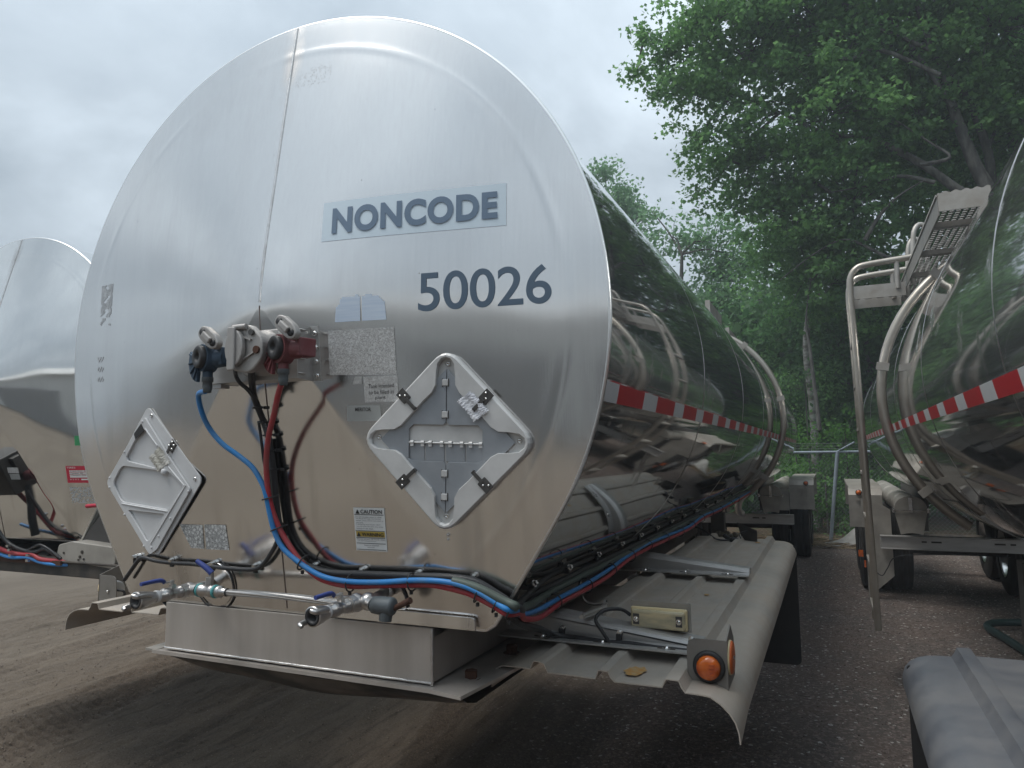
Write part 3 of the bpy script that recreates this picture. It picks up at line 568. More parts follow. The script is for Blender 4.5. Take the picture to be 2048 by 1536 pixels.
# coupler box and plate
b = MB(); b.box((0, .004, 1.2775), (.938, .012, .135)); b.box((0, -.0035, 1.2775), (.938, .003, .135)); o = b.build('coupler_box', 'boxsteel', main, bevel=.0015)
for s in (1, -1): MB().box((s*.463, .60, 1.277), (.010, 1.18, .133)).build('box_side', 'boxsteel', main)
MB().tube([(x, -.006+.001*math.sin(x*90), 1.2105) for x in np.linspace(-.468, .468, 60)], .0035, n=6, sub=1).build('weld_bead', 'seam', main)
MB().tube([(.4685, -.005+.001*math.sin(z*300), z) for z in np.linspace(1.205, 1.343, 14)], .0045, n=6, sub=1).build('weld_bead', 'seam', main)
b = MB(); b.add([(-.505, -.020, 1.204), (.470, -.028, 1.204), (.565, -.034, 1.1985), (.60, .25, 1.1985), (.60, 1.5, 1.1985), (-.55, 1.5, 1.1985), (-.55, .06, 1.1985),
                 (-.505, -.020, 1.194), (.470, -.028, 1.194), (.565, -.034, 1.190), (.60, .25, 1.190), (.60, 1.5, 1.190), (-.55, 1.5, 1.190), (-.55, .06, 1.190)],
                [(0, 1, 2, 3, 4, 5, 6), (13, 12, 11, 10, 9, 8, 7)]+[(i, 7+i, 7+(i+1) % 7, (i+1) % 7) for i in range(7)])
b.build('coupler_plate', 'boxsteel', main)
MB().box((-.515, .035, 1.2015), (.05, .10, .006)).build('plate_tab', 'alu', main)
xs = np.linspace(-1, 1, 15); vs = []; rows = [(.0, 0.), (.014, .024), (.04, .048), (.09, .072), (1.4, .085)]
for yy, dz in rows:
    for x in xs: vs.append((x*(.53-.0*yy)+.01, yy-.012+.02*abs(x), 1.189-dz*(1.0-(.38 if x > 0 else .75)*abs(x)**3)-.004*math.sin(7*x+yy*9)))
MB().add(vs, [(j*15+i, (j+1)*15+i, (j+1)*15+i+1, j*15+i+1) for j in range(4) for i in range(14)], True).build('pickup_plate', 'greasy', main)
for y in (.10, .36):
    b = MB(); hexbolt(b, (.525, y, 1.1985), (0, 0, 1), .017, .022); b.build('rusty_bolt', 'rust', main)
pol = roundpoly([(.15, 1.352), (.597, 1.352), (.597, 1.383), (.15, 1.387)], [.001, .001, .012, .001])
MB().prism(pol, (0, -.010, 0), (1, 0, 0), (0, 0, 1), .008).build('lower_strip', 'head', main, bevel=.001)
# access discs behind the steam fittings
for x, z in ((-.262, 1.412), (.33, 1.405)):
    P = on_face(x, z, .001); b = MB(); b.lathe(P, cone_n(x, z), [(.0, .066), (.0018, .066), (.0022, .064), (.0022, 0)], n=48); b.build('access_disc', 'head', main)
for a0, a1 in ((-60, 60), (190, 260)):
    b = MB(); b.tube([on_face(-.262+.075*math.cos(rad(a)), 1.412+.075*math.sin(rad(a)), .004) for a in np.linspace(a0, a1, 14)], .0025, n=6, sub=1); b.build('cracked_sealant', 'loom', main)
b = MB(); b.tube([on_face(.33+.070*math.cos(rad(a)), 1.405+.070*math.sin(rad(a)), .003) for a in np.linspace(-10, 75, 12)], .003, n=6, sub=1); b.build('cracked_sealant', 'loom', main)

# --- writing and labels
q = [(.184, 2.471), (.703, 2.462), (.704, 2.350), (.188, 2.358)]
st = decal('noncode_sticker', q, 'stick', main, .0012, 26, 6); lab(st, 'pale blue sticker reading NONCODE')
letter_decal('NONCODE', [(.216, 2.451), (.681, 2.443), (.682, 2.370), (.219, 2.376)], 'slate2', st, .0032, .042, 1.09)
lt = letter_decal('50026', [(.474, 2.246), (.815, 2.243), (.817, 2.144), (.473, 2.145)], 'slate', main, .0016, .008, .98, name='number_lettering')
lab(lt, 'large slate blue number 50026')
def tri(b, q, u, v, s_, k=1.):
    vs = []
    for du, dv in ((-.5, .5), (.5, .5), (0, -.5)):
        p = quadpt(q, u+du*s_[0], v+dv*s_[1]); vs.append((p.x, cone_y(p.x, p.y, k)-.0034, p.y))
    b.add(vs, [(0, 1, 2)])
cq = [(.257, 1.647), (.355, 1.647), (.3525, 1.534), (.255, 1.534)]
ca = decal('caution_label', cq, 'white', main, .0012, 6, 8); lab(ca, 'white label with CAUTION and yellow WARNING bands')
def sub(q, u0, v0, u1, v1): return [tuple(quadpt(q, u0, v0)), tuple(quadpt(q, u1, v0)), tuple(quadpt(q, u1, v1)), tuple(quadpt(q, u0, v1))]
decal('warning_band', sub(cq, .04, .55, .96, .675), 'yellow', ca, .0022, 4, 2)
letter_decal('CAUTION', sub(cq, .24, .045, .93, .135), 'ink', ca, .0034, .022)
letter_decal('WARNING', sub(cq, .23, .575, .93, .66), 'ink', ca, .0034, .022)
b = MB(); tri(b, cq, .14, .09, (.13, .10)); b.build('warning_triangle', 'ink', ca); b = MB(); tri(b, cq, .13, .617, (.13, .10)); b.build('warning_triangle', 'ink', ca)
for t_, v0, w_ in (('Do not circulate steam or other', .195, .84), ('hot fluids through the heating', .24, .80), ('panels unless there is product in', .285, .88), ('the tank.', .33, .24), ('Preheating with fluids 100 F', .375, .78), ('warmer than the tank may cause', .42, .86), ('buckles in the steel.', .465, .54),
                   ('Do not exceed 100 P.S.I.G. steam', .71, .90), ('coil operating pressure.', .755, .62)):
    letter_decal(t_, sub(cq, .07, v0, .07+w_, v0+.034), 'inkfade', ca, .003)
letter_decal('Steam in unheated', sub(cq, .28, .85, .75, .885), 'inkfade', ca, .003); letter_decal('tank only.', sub(cq, .38, .90, .62, .935), 'inkfade', ca, .003)
b = MB()
for v in (.155, .53, .69, .82, .965):
    for u in range(4):
        p = [quadpt(cq, .03+.235*u, v), quadpt(cq, .03+.235*(u+1), v), quadpt(cq, .03+.235*(u+1), v+.012), quadpt(cq, .03+.235*u, v+.012)]
        b.add([(a.x, cone_y(a.x, a.y)-.0026, a.y) for a in p], [(0, 1, 2, 3)])
b.build('rule_lines', 'ink', ca)
mq = [(.264, 1.914), (.361, 1.911), (.362, 1.871), (.263, 1.873)]
me_ = decal('meritor_label', mq, 'greyfilm', main, .0012, 6, 3); lab(me_, 'faded grey label reading MERITOR')
letter_decal('MERITOR', sub(mq, .25, .14, .72, .38), 'ink', me_, .0026, .012)
for v in (.5, .6, .7, .8): letter_decal('LLLLLLLLLLLLLLLLLLLLLLLL', sub(mq, .1, v, .9, v+.03), 'greyfilm', me_, .0020)
lab(decal('crazed_label', [(.218, 2.112), (.407, 2.110), (.411, 1.988), (.218, 1.995)], 'crack', main, .0012, 10, 6), 'large square crazed label')
c2 = decal('crazed_label', [(.316, 1.9865), (.413, 1.986), (.413, 1.919), (.317, 1.920)], 'crack', main, .0012, 6, 4)
letter_decal('Tank intended', [(.330, 1.966), (.402, 1.966), (.402, 1.956), (.330, 1.956)], 'ink', c2, .0026, 0); letter_decal('to be filled at', [(.330, 1.950), (.402, 1.950), (.402, 1.940), (.330, 1.940)], 'ink', c2, .0026, 0); letter_decal('plant', [(.348, 1.935), (.378, 1.935), (.378, 1.925), (.348, 1.925)], 'ink', c2, .0026, 0)
decal('crazed_label', [(.292, 1.9875), (.311, 1.9875), (.311, 1.968), (.284, 1.968)], 'crack', main, .0012, 4, 3)
decal('crazed_label', [(-.383, 1.586), (-.290, 1.585), (-.293, 1.515), (-.345, 1.516)], 'crack2', main, .0012, 6, 4)
decal('crazed_label', [(-.283, 1.587), (-.200, 1.588), (-.196, 1.515), (-.285, 1.514)], 'crack2', main, .0012, 6, 4)
prof = [.0, .45, .62, .42, .5, .55, .62, .55, .5, .62, .7, .6, .66, .45, .3]
decal('torn_blue_film', [(.246, 2.215), (.378, 2.210), (.386, 2.131), (.239, 2.133)], 'bluewash', main, .001, 28, 16,
      shape=lambda u, v: v > .32-.3*prof[int(u*14.99)]*(1-abs(u-.5)*.6)+.9*max(0, .12-u)*2+.9*max(0, u-.9)*2 and not (.50 < u < .525))
rr = random.Random(5)
decal('sticker_residue', [(-.805, 2.365), (-.735, 2.363), (-.730, 2.215), (-.795, 2.215)], 'ghost', main, .0008, 44, 90, shape=lambda u, v: (math.sin(u*9+math.sin(v*37)*1.3)+math.sin(v*23+u*6) > -.9+2.6*max(0, v-.5)*2) and rr.random() > .15)
decal('sticker_residue', [(-.80, 2.12), (-.765, 2.12), (-.76, 2.03), (-.795, 2.03)], 'ghost', main, .0008, 20, 40, shape=lambda u, v: math.sin(u*14+v*30)+math.sin(v*17) > .8)
decal('sticker_residue', [(.03, 2.92), (.15, 2.93), (.15, 2.86), (.02, 2.86)], 'ghost', main, .0008, 70, 34, shape=lambda u, v: rr.random() > .95)

# --- placard holder, right (flip-plate type)
def placard_frame(x, z, u, v, off):
    o = on_face(x, z, 0); return o
def frame_at(C, ux, uz):
    C = Vector(C); ux = Vector(ux).normalized(); uz = Vector(uz); uz = (uz-ux*uz.dot(ux)).normalized(); N_ = ux.cross(uz)   # points to -y
    return C, ux, uz, N_
def tip_frame(tips):   # plane through four points of the head: top, right, bottom, left
    T = [on_face(x, z) for x, z in tips]; return frame_at(sum(T, Vector())/4, T[1]-T[3], T[0]-T[2])
C_, UX, UZ, UN = tip_frame([(.557, 2.038), (.761, 1.808), (.532, 1.597), (.33, 1.827)])
def seat(C, ux, uz, N_, r_, low):   # push the holder out until its back just clears the bulging head
    g_ = max((Vector((P_.x, cone_y(P_.x, P_.z), P_.z))-C).dot(N_) for P_ in (C+ux*(r_*a/8)+uz*(r_*b_/8) for a in range(-8, 9) for b_ in range(-8, 9) if abs(a)+abs(b_) <= 8))
    return C+N_*(g_+low)
C_ = seat(C_, UX, UZ, UN, .15, .0155)
def PT(u, v, w=0.): return C_+UX*u+UZ*v+UN*w
def plate(name, poly, w0, w1, m, root, bevel=0.):
    return MB().prism(poly, PT(0, 0, w0), UX, UZ, w1-w0).build(name, m, root, bevel=bevel)
def placard_ring(name, outer, inner, w0, w1, m, root, lip=.004):
    b = MB(); n_ = len(outer); P = []
    for (pl, w) in ((outer, w0), (outer, w1-lip), ([(a*.975, c*.975) for a, c in outer], w1), ([(a*1.02, c*1.02) for a, c in inner], w1), (inner, w1-lip), (inner, w0)):
        P += [PT(a, c, w) for a, c in pl]
    b.add(P, [(k*n_+i, k*n_+(i+1) % n_, (k+1)*n_+(i+1) % n_, (k+1)*n_+i) for k in range(5) for i in range(n_)], False)
    return b.build(name, m, root)
ph = empty('placard_holder', (0, 0, 0)); ph.parent = main; ph['label'] = 'diamond placard holder with four galvanised flip plates'
H = .2335
def diamond(r, rc, k=7): return roundpoly([(0, r), (-r, 0), (0, -r), (r, 0)], rc, k)
plate('back_plate', diamond(H-.008, .045), -.016, -.004, 'paint', ph)
# inner edge bulges inwards at the corners where the screws sit
def inner_edge():
    o = []; a = .1755
    for i in range(4):
        ang = math.pi/2+i*math.pi/2; c, s_ = math.cos(ang), math.sin(ang)
        def Rr(u, v): return (u*s_+v*c, -u*c+v*s_)   # v outward along the corner
        loc = [(.036, a-.058), (.026, a-.040), (.025, a-.012), (.022, a+.012), (.012, a+.025), (0, a+.029), (-.012, a+.025), (-.022, a+.012), (-.025, a-.012), (-.026, a-.040), (-.036, a-.058), (-.060, a-.080+.0)]
        o += [Rr(u, v) for u, v in loc]
    return o
ie = inner_edge(); n4 = len(ie)
def ray_diamond(p, r, rc):   # match outer ring vertices to the inner ones by direction
    poly = diamond(r, rc, 8); best = None; d = Vector(p).normalized()
    for i in range(len(poly)):
        A = Vector(poly[i]); B = Vector(poly[(i+1) % len(poly)]); e_ = B-A; det = d.x*(-e_.y)+e_.x*d.y
        if abs(det) < 1e-12: continue
        t = (A.x*(-e_.y)+e_.x*A.y)/det; s_ = (d.x*A.y-d.y*A.x)/det
        if t > 0 and -1e-6 <= s_ <= 1+1e-6: best = t
    return tuple(d*best)
placard_ring('frame_ring', [ray_diamond(p_, H, .045) for p_ in ie], ie, -.016, .012, 'paint', ph, .006)
g = .0012
W0, W1, WZ0, WZ1 = -.101, .095, -.0515, .0395
A_ = .1785
plate('flip_plate', [(-g, A_), (-A_, 0), (-.125, -.052), (W0, -.045), (W0, WZ1-.012), (W0+.012, WZ1), (-g-.006, WZ1), (-g, WZ1+.008)], .000, .0025, 'galv', ph, .0006)
plate('flip_plate', [(g, A_), (g, WZ1+.008), (g+.006, WZ1), (W1-.012, WZ1), (W1, WZ1-.012), (W1, -.045), (.125, -.052), (A_, 0)], .0005, .003, 'galv', ph, .0006)
plate('flip_plate', [(-g, -A_), (-g, WZ0-.008), (-g-.006, WZ0), (W0+.01, WZ0), (W0, WZ0+.006), (-.126, -.0525)], .000, .0024, 'galv', ph, .0006)
plate('flip_plate', [(g, -A_), (.126, -.0525), (W1, WZ0+.006), (W1-.01, WZ0), (g+.006, WZ0), (g, WZ0-.008)], .0005, .003, 'galv', ph, .0006)
for i, (a, c) in enumerate(((-.101, -.059), (-.057, -.0055), (-.002, .0495), (.052, .095))):
    plate('number_flap', [(a+.001, -.051), (c-.001, -.051), (c-.001, -.008), (a+.001, -.008)], -.0035, -.002+.0006*i, 'galv', ph)
MB().tube([PT(-.101, -.006, .0005), PT(.095, -.006, .0005)], .0022, n=8, sub=1).build('hinge_rod', 'paint', ph)
for u in (-.0919, -.0631, -.0426, -.0116, .0112, .0415, .0646, .0905):
    b = MB(); b.lathe(PT(u-.0045, -.0055, .001), UX, [(0, .0052), (.009, .0052)], n=10); b.box(PT(u, -.010, .0035), (.009, .002, .010), Matrix((UX, UN, UZ)).transposed()); b.build('flap_hinge', 'paint', ph)
RB = Matrix((UX, UN, UZ)).transposed()
for v in (.1444, .0651, -.0804, -.1381):
    b = MB(); b.box(PT(-.003, v, .0045), (.0155, .005, .0155), RB); b.box(PT(-.011, v, .0032), (.002, .003, .021), RB, mi=1); b.box(PT(.0055, v, .0032), (.002, .003, .021), RB, mi=1); b.build('plate_hinge', ['paint', 'dark'], ph, bevel=.001)
for (u, v) in ((.0016, .1905), (.188, .004), (.0006, -.185), (-.186, .005)):
    b = MB(); b.lathe(PT(u, v, -.004), UN, [(0, .0065), (.002, .0065), (.0035, .005), (.004, .0025), (.002, .002), (.002, 0)], n=14); b.build('screw', 'bolt', ph)
for (u, v) in ((-.1123, .1106), (.1075, .1104), (-.1115, -.1045), (.1075, -.104)):
    d = Vector((-u, -v)).normalized(); p = Vector((-d.y, d.x)); rot = Matrix((UX*d.x+UZ*d.y, UX*p.x+UZ*p.y, UN)).transposed()
    b = MB(); b.box(PT(u, v, .0135), (.032, .026, .002), rot); b.box(PT(u+d.x*.016, v+d.y*.016, .010), (.002, .024, .008), rot); cl = b.build('clip', 'darkmetal', ph, bevel=.0008)
    b = MB(); b.box(PT(u+d.x*.028, v+d.y*.028, .0165), (.036, .0095, .002), rot); b.box(PT(u+d.x*.045, v+d.y*.045, .0125), (.004, .0095, .010), rot); b.build('clip_arm', 'darkmetal', cl, bevel=.0006)
    for s in (-.006, .004):
        b = MB(); b.sphere(PT(u+d.x*s+p.x*(.004 if s > 0 else -.006), v+d.y*s+p.y*(.004 if s > 0 else -.006), .0145), .0036, 8, 4); b.build('rivet', 'bolt', cl)
b = MB(); screw(b, on_face(.532, 1.583, .0), cone_n(.532, 1.583), .004, .004); screw(b, on_face(.531, 1.572, .0), cone_n(.531, 1.572), .003, .003); b.build('screw', 'bolt', main)
# folded white paper pinched under the upper right clip (a thing of its own)
def crumple(name, poly, w, m, amp, seed, label, C=None):
    r_ = random.Random(seed); xs_ = [p[0] for p in poly]; ys_ = [p[1] for p in poly]; b = MB(); nx = 22; vs = []; idx = {}
    def inside(x, y):
        c = False
        for i in range(len(poly)):
            x1, y1 = poly[i]; x2, y2 = poly[i-1]
            if (y1 > y) != (y2 > y) and x < (x2-x1)*(y-y1)/(y2-y1)+x1: c = not c
        return c
    x0, x1, y0, y1 = min(xs_), max(xs_), min(ys_), max(ys_); f = []
    for j in range(nx+1):
        for i in range(nx+1):
            u = x0+(x1-x0)*i/nx; v = y0+(y1-y0)*j/nx; vs.append(PT(u, v, w+amp*(math.sin(u*110+seed)+math.sin((u+v)*150))*.5+amp*.6*r_.random()))
    for j in range(nx):
        for i in range(nx):
            if inside(x0+(x1-x0)*(i+.5)/nx, y0+(y1-y0)*(j+.5)/nx): f.append((j*(nx+1)+i, j*(nx+1)+i+1, (j+1)*(nx+1)+i+1, (j+1)*(nx+1)+i))
    b.add(vs, f); o = b.build(name, m); tag(o, label, 'paper'); return o
crumple('folded_paper', [(.0338, .0978), (.0666, .1228), (.0855, .1085), (.1151, .0764), (.0767, .0485), (.0562, .0773)], .0150, 'paperw', .003, 3, 'crumpled white paper tucked under the upper right clip of the diamond holder')

# --- placard holder, left (bare plate with broken frame)
C_, UX, UZ, UN = tip_frame([(-.473, 1.938), (-.267, 1.718), (-.501, 1.491), (-.714, 1.708)])
C_ = seat(C_, UX, UZ, UN, .15, .0030)
pl = empty('placard_holder', (0, 0, 0)); pl.parent = main; pl['label'] = 'empty white diamond placard holder with torn frame'
H = .232
plate('back_plate', diamond(H, .022), -.006, -.001, 'paintL', pl, .001)
outl = [(-.012, .214), (-.0205, .205)]
def hole_plate(name, outer, holes, w0, w1, m, root):
    # outer ring with holes through a curve fill
    c = bpy.data.curves.new(name, 'CURVE'); c.dimensions = '2D'; c.fill_mode = 'BOTH'; c.extrude = (w1-w0)/2; c.bevel_depth = .0006; c.bevel_resolution = 1
    for pl_ in [outer]+holes:
        sp = c.splines.new('POLY'); sp.points.add(len(pl_)-1); sp.use_cyclic_u = True
        for i, (a, d) in enumerate(pl_): sp.points[i].co = (a, d, 0, 1)
    o = bpy.data.objects.new(name, c); COL.objects.link(o); dg = bpy.context.evaluated_depsgraph_get(); dg.update()
    me = bpy.data.meshes.new_from_object(o.evaluated_get(dg)); bpy.data.objects.remove(o)
    MM = Matrix((UX, UZ, UN)).transposed().to_4x4(); MM.translation = PT(0, 0, (w0+w1)/2); me.transform(MM)
    me.materials.clear(); me.materials.append(M[m]); ob = bpy.data.objects.new(name, me); COL.objects.link(ob); ob.parent = root; return ob
outer = roundpoly([(-.008, .196), (-.034, .186), (-.066, .150), (-.2265, 0), (-.025, -.2235), (.012, -.205), (.185, -.026), (.172, -.012), (.115, .050), (.04, .14)], [.004, .003, .003, .02, .012, .01, .008, .008, .02, .02], 4)
hA = roundpoly([(-.048, .147), (-.114, .080), (-.108, .066), (.030, .040), (.050, .046), (.052, .104), (-.006, .161), (-.03, .158)], .01, 4)
hB = roundpoly([(-.140, .054), (-.193, -.001), (-.154, -.061), (.078, -.086), (.158, -.018), (.090, .032), (.028, .036)], [.02, .018, .018, .01, .015, .02, .015], 4)
hC = roundpoly([(-.122, -.086), (-.036, -.184), (-.018, -.176), (.062, -.098)], .010, 4)
hole_plate('torn_frame', outer, [hA, hB, hC], .001, .0065, 'paintL', pl)
plate('dark_patch', [(-.026, .180), (-.066, .150), (-.060, .131), (-.012, .158)], .0066, .0075, 'ink', pl)
for (p0, p1) in (((-.008, .163), (.046, .108)), ((.092, .044), (.160, -.014)), ((-.150, -.0665), (.078, -.0905)), ((.168, -.012), (-.016, -.190))):
    b = MB(); b.tube([PT(p0[0], p0[1], .0065), PT((p0[0]+p1[0])/2, (p0[1]+p1[1])/2, .0075), PT(p1[0], p1[1], .0065)], .0028, n=8, sub=3); b.build('pressed_rib', 'paintL', pl)
for (u, v) in ((-.019, .185), (-.119, .096), (-.205, .016), (-.209, -.0144), (-.139, -.101), (-.0495, -.197), (-.0124, -.201), (.0258, -.165), (.0866, -.111), (.1765, -.031)):
    b = MB(); b.sphere(PT(u, v, .0065), .0042, 8, 4); b.build('rivet', 'paintL', pl)
for (u, v) in ((.0157, .201), (.2, .0036), (-.045, -.2036), (-.2175, .0008)):
    b = MB(); b.lathe(PT(u, v, -.002), UN, [(0, .0062), (.0035, .0055), (.004, .003), (.002, .002), (.002, 0)], n=12); b.build('screw', 'bolt', pl)
d = Vector((-.7, -.7)).normalized(); p = Vector((.7, -.7)).normalized(); rot = Matrix((UX*d.x+UZ*d.y, UX*p.x+UZ*p.y, UN)).transposed()
b = MB(); b.box(PT(.106, .104, -.0005), (.034, .028, .002), rot); b.box(PT(.094, .092, .005), (.03, .011, .002), rot); cl = b.build('clip', 'darkmetal', pl, bevel=.0008)
for s in ((.112, .116), (.118, .106), (.097, .106), (.108, .095)):
    b = MB(); b.sphere(PT(s[0], s[1], .003), .004, 8, 4); b.build('rivet', 'bolt', cl)
b = MB(); b.lathe(PT(.071, .028, 0), UN, [(-.002, .010), (.012, .010), (.015, .006), (.015, 0)], n=14); b.build('stud', 'paintL', pl)
crumple('torn_paper', [(.0037, .0743), (.035, .092), (.0592, .1056), (.080, .085), (.1044, .0569), (.070, .042), (.0403, .0287), (.03, .045)], .0085, 'paper', .0028, 8, 'torn scrap of yellowed paper clipped to the empty white diamond')

# --- gladhand bracket, socket, couplings
gb = MB(); Y = -.195; x0, x1, z0, z1 = -.122, .187, 1.981, 2.108
gb.box(((x0+x1)/2, Y+.0015, (z0+z1)/2), (x1-x0, .003, z1-z0))
gb.add([(x1, Y, z0), (x1, Y, z1), (.166, -.112, z1+.018), (.168, -.103, z0-.0), (x1-.003, Y+.003, z0), (x1-.003, Y+.003, z1), (.163, -.112, z1+.018), (.165, -.103, z0)], [(0, 1, 2, 3), (7, 6, 5, 4), (1, 5, 6, 2), (0, 3, 7, 4)])
gb.add([(x0, Y, z0), (x0, Y, z1), (-.10, -.11, z1), (-.10, -.10, z0)], [(0, 3, 2, 1)])
gb.add([(x0, Y, z0), (x1, Y, z0), (.168, -.12, z0+.001), (-.10, -.12, z0+.001)], [(0, 1, 2, 3)])
q_ = [(.166, 2.127), (.190, 2.127), (.192, 1.980), (.168, 1.983)]
fl = [(x, cone_y(x, z)-.003, z) for x, z in q_]; gb.add(fl+[(x, y+.0025, z) for x, y, z in fl], [(3, 2, 1, 0), (0, 1, 5, 4), (1, 2, 6, 5), (2, 3, 7, 6)])
gbo = gb.build('gladhand_bracket', 'steelflat', main)
for i in range(4):
    z = 2.108-i*.0375; b = MB(); screw(b, (.181+.0005*i, cone_y(.181, z)-.0032, z), cone_n(.181, z), .0058, .005); b.build('screw', 'bolt', gbo)
for z in (2.108, 2.07, 2.033, 1.995):
    b = MB(); b.sphere((.184, -.175, z), .006, 8, 5, (1, 3, .5)); b.build('pressed_dimple', 'steelflat', gbo)
b = MB(); b.box((-.09, Y+.02, 1.974), (.03, .03, .010)); b.build('tab', 'steelflat', gbo)
# round seven-pin socket with flip lid
so_ = MB(); c = Vector((.085, 0, 2.05))
so_.T = Matrix.Translation((.085, Y, 2.052))
pol = roundpoly([(-.075, -.06), (.075, -.06), (.075, .06), (-.075, .06)], .02, 4); so_.prism(pol, (0, 0, 0), (1, 0, 0), (0, 0, 1), .008)
so_.lathe((0, -.006, 0), (0, -1, 0), [(0, .060), (.02, .052), (.045, .050), (.055, .056)], n=32)
hexp = roundpoly([(.066*math.cos(rad(a)), .066*math.sin(rad(a))) for a in (20, 75, 128, 180, 232, 290, 335)], .018, 4)
so_.prism(hexp, (0, -.058, 0), (1, 0, 0), (0, 0, 1), .022)
sk = so_.build('power_socket', 'cast', main, bevel=.004)
b = MB(); b.T = Matrix.Translation((.085, Y-.082, 2.052))
b.prism([(.6*a-.018, .78*c+.002) for a, c in roundpoly([(.05*math.cos(rad(a)), .06*math.sin(rad(a))) for a in range(0, 360, 30)], .01, 3)], (0, 0, 0), (1, 0, 0), (0, 0, 1), .014)
b.prism(roundpoly([(-.012, -.055), (.012, -.055), (.012, .055), (-.012, .055)], .006), (-.022, -.012, .0), (1, 0, 0), (0, 0, 1), .008)
b.cyl((-.03, -.002, .056), (.012, -.002, .056), .007, n=10)
lidd = b.build('socket_lid', 'cast', sk, bevel=.003)
for dx, dz, r in ((.028, .040, .008), (.045, -.005, .0095), (-.038, -.042, .007)):
    b = MB(); b.cyl((.085+dx, Y-.078, 2.052+dz), (.085+dx, Y-.086, 2.052+dz), r, n=12); b.build('socket_screw', 'rust' if dx > .04 else 'darkmetal', sk)
b = MB(); b.box((.104, Y-.083, 2.033), (.040, .005, .004), Matrix.Rotation(rad(-25), 3, 'Y')); b.box((.098, Y-.083, 2.078), (.030, .005, .004), Matrix.Rotation(rad(20), 3, 'Y')); b.build('cast_rib', 'cast', sk)
for dx, dz in ((.062, .048), (.055, -.050)):
    b = MB(); hexbolt(b, (.085+dx, Y-.008, 2.052+dz), (0, -1, 0), .008, .010); b.build('socket_bolt', 'bolt', sk)
def gladhand(x, z, m, lbl):
    y = Y-.055; g_ = empty('gladhand', (0, 0, 0)); g_.parent = main; g_['label'] = lbl
    TT = Matrix.Translation((x, y, z))@Matrix.Rotation(rad(-18), 4, 'Z')
    b = MB(); b.T = TT
    b.cyl((.055, .03, -.012), (.0, .01, -.012), .022, .026, n=16); b.box((.040, .035, -.008), (.040, .05, .046)); b.cyl((0, .02, -.01), (0, -.012, -.01), .037, .036, n=24)
    b.cyl((0, .006, -.045), (0, .006, -.065), .013, n=12)
    body = b.build('casting', m, g_, bevel=.003)
    b = MB(); b.T = TT; fan = [(-.010, -.005)]+[(-.062*math.cos(rad(a))-.004, .058*math.sin(rad(a))-.004) for a in range(-78, 35, 12)]
    b.prism(fan, (0, -.006, -.012), (1, 0, 0), (0, 0, 1), .010)
    for a in (-60, -35, -8, 18): b.box((-.036*math.cos(rad(a)), -.018, -.014+.036*math.sin(rad(a))), (.045, .006, .005), Matrix.Rotation(rad(a), 3, 'Y'))
    b.build('coupling_fan', m, g_, bevel=.0015)
    b = MB(); b.T = TT; b.lathe((0, -.012, -.008), (0, -1, 0), [(0, .030), (.010, .030), (.013, .026), (.012, .012), (.006, .011), (.004, 0)], n=28); b.build('rubber_seal', 'rubber', g_)
    b = MB(); b.T = Matrix.Translation((x+.036, y-.018, z+.038))@Matrix.Rotation(rad(40), 4, 'Y')
    b.prism(roundpoly([(.84*a, .84*c) for a, c in ((-.045, -.016), (-.02, -.024), (.03, -.022), (.048, -.008), (.046, .012), (.02, .024), (-.03, .022), (-.047, .010))], .012, 4), (0, .008, 0), (1, 0, 0), (0, 0, 1), .020)
    b.box((0, -.016, 0), (.034, .01, .016)); hd = b.build('dummy_head', 'cast', g_, bevel=.003)
    for dx in (-.023, .024):
        b = MB(); b.T = Matrix.Translation((x+.036, y-.018, z+.038))@Matrix.Rotation(rad(40), 4, 'Y'); b.lathe((dx, -.011, 0), (0, -1, 0), [(0, .0095), (.003, .0095), (.0032, .0)], n=16); b.build('plug', 'rubber', hd)
    b = MB(); b.T = TT; b.cyl((0, .006, -.055), (0, .006, -.062), .010, n=12); b.lathe((0, .006, -.060), (0, 0, -1), [(0, .0145), (.012, .0145), (.013, .012), (.026, .0125), (.040, .010), (.041, .008)], n=14); b.build('hose_fitting', 'greycast', g_)
gladhand(-.068, 2.052, 'blueglad', 'blue service gladhand on the left of the bracket')
gladhand(.185, 2.058, 'redglad', 'red emergency gladhand on the right of the bracket')

# --- hoses and cables on the face and down the side
def ext(pts, side): return [Vector(p) for p in pts]+[Vector(p) for p in side]
YS = [.06, .25, .45, .66, .95, 1.3, 1.65, 2.1, 2.6, 3.2, 4.0, 5.0, 6.2]
sx = lambda y: .628+.01*math.sin(y*3); sz = lambda y: 1.342+.0*y+.018*min(1, y/1.2)+.006*math.sin(y*4+1)
blue = [(x, y, z) for x, y, z in D['blue']]; blue[0] = (-.070, Y-.052, 1.955)
MB().tube(ext(blue, [(.700, .02, 1.402), (.668, .11, 1.370), (.645, .28, 1.347)]+[(sx(y)+.012, y, sz(y)) for y in YS[2:]]), .0070, n=12, sub=5).build('air_hose', 'blue', main)['label'] = 'bright blue air hose'
red = [(x, y, z) for x, y, z in D['red']]; red[0] = (.184, Y-.052, 1.962)
MB().tube(ext(red, [(.700, .03, 1.393), (.672, .12, 1.358), (.652, .28, 1.328)]+[(sx(y)+.014, y, sz(y)-.018-.004*math.sin(y*9)) for y in YS[2:]]), .0073, n=12, sub=5).build('air_hose', 'red', main)['label'] = 'red air hose'
MB().tube(ext(D['conduit'], [(.700, .03, 1.400), (.655, .12, 1.378)]+[(.612, y, 1.378) for y in YS[1:]]), [.0090, .0090, .0098, .011, .012, .012], n=12, sub=4).build('cable_conduit', 'loom', main)
MB().tube(ext(D['conduit2'], [(.69, .05, 1.412), (.650, .14, 1.395)]+[(.604, y, 1.405) for y in YS[2:]]), .0085, n=10, sub=4).build('cable_conduit', 'loom', main)
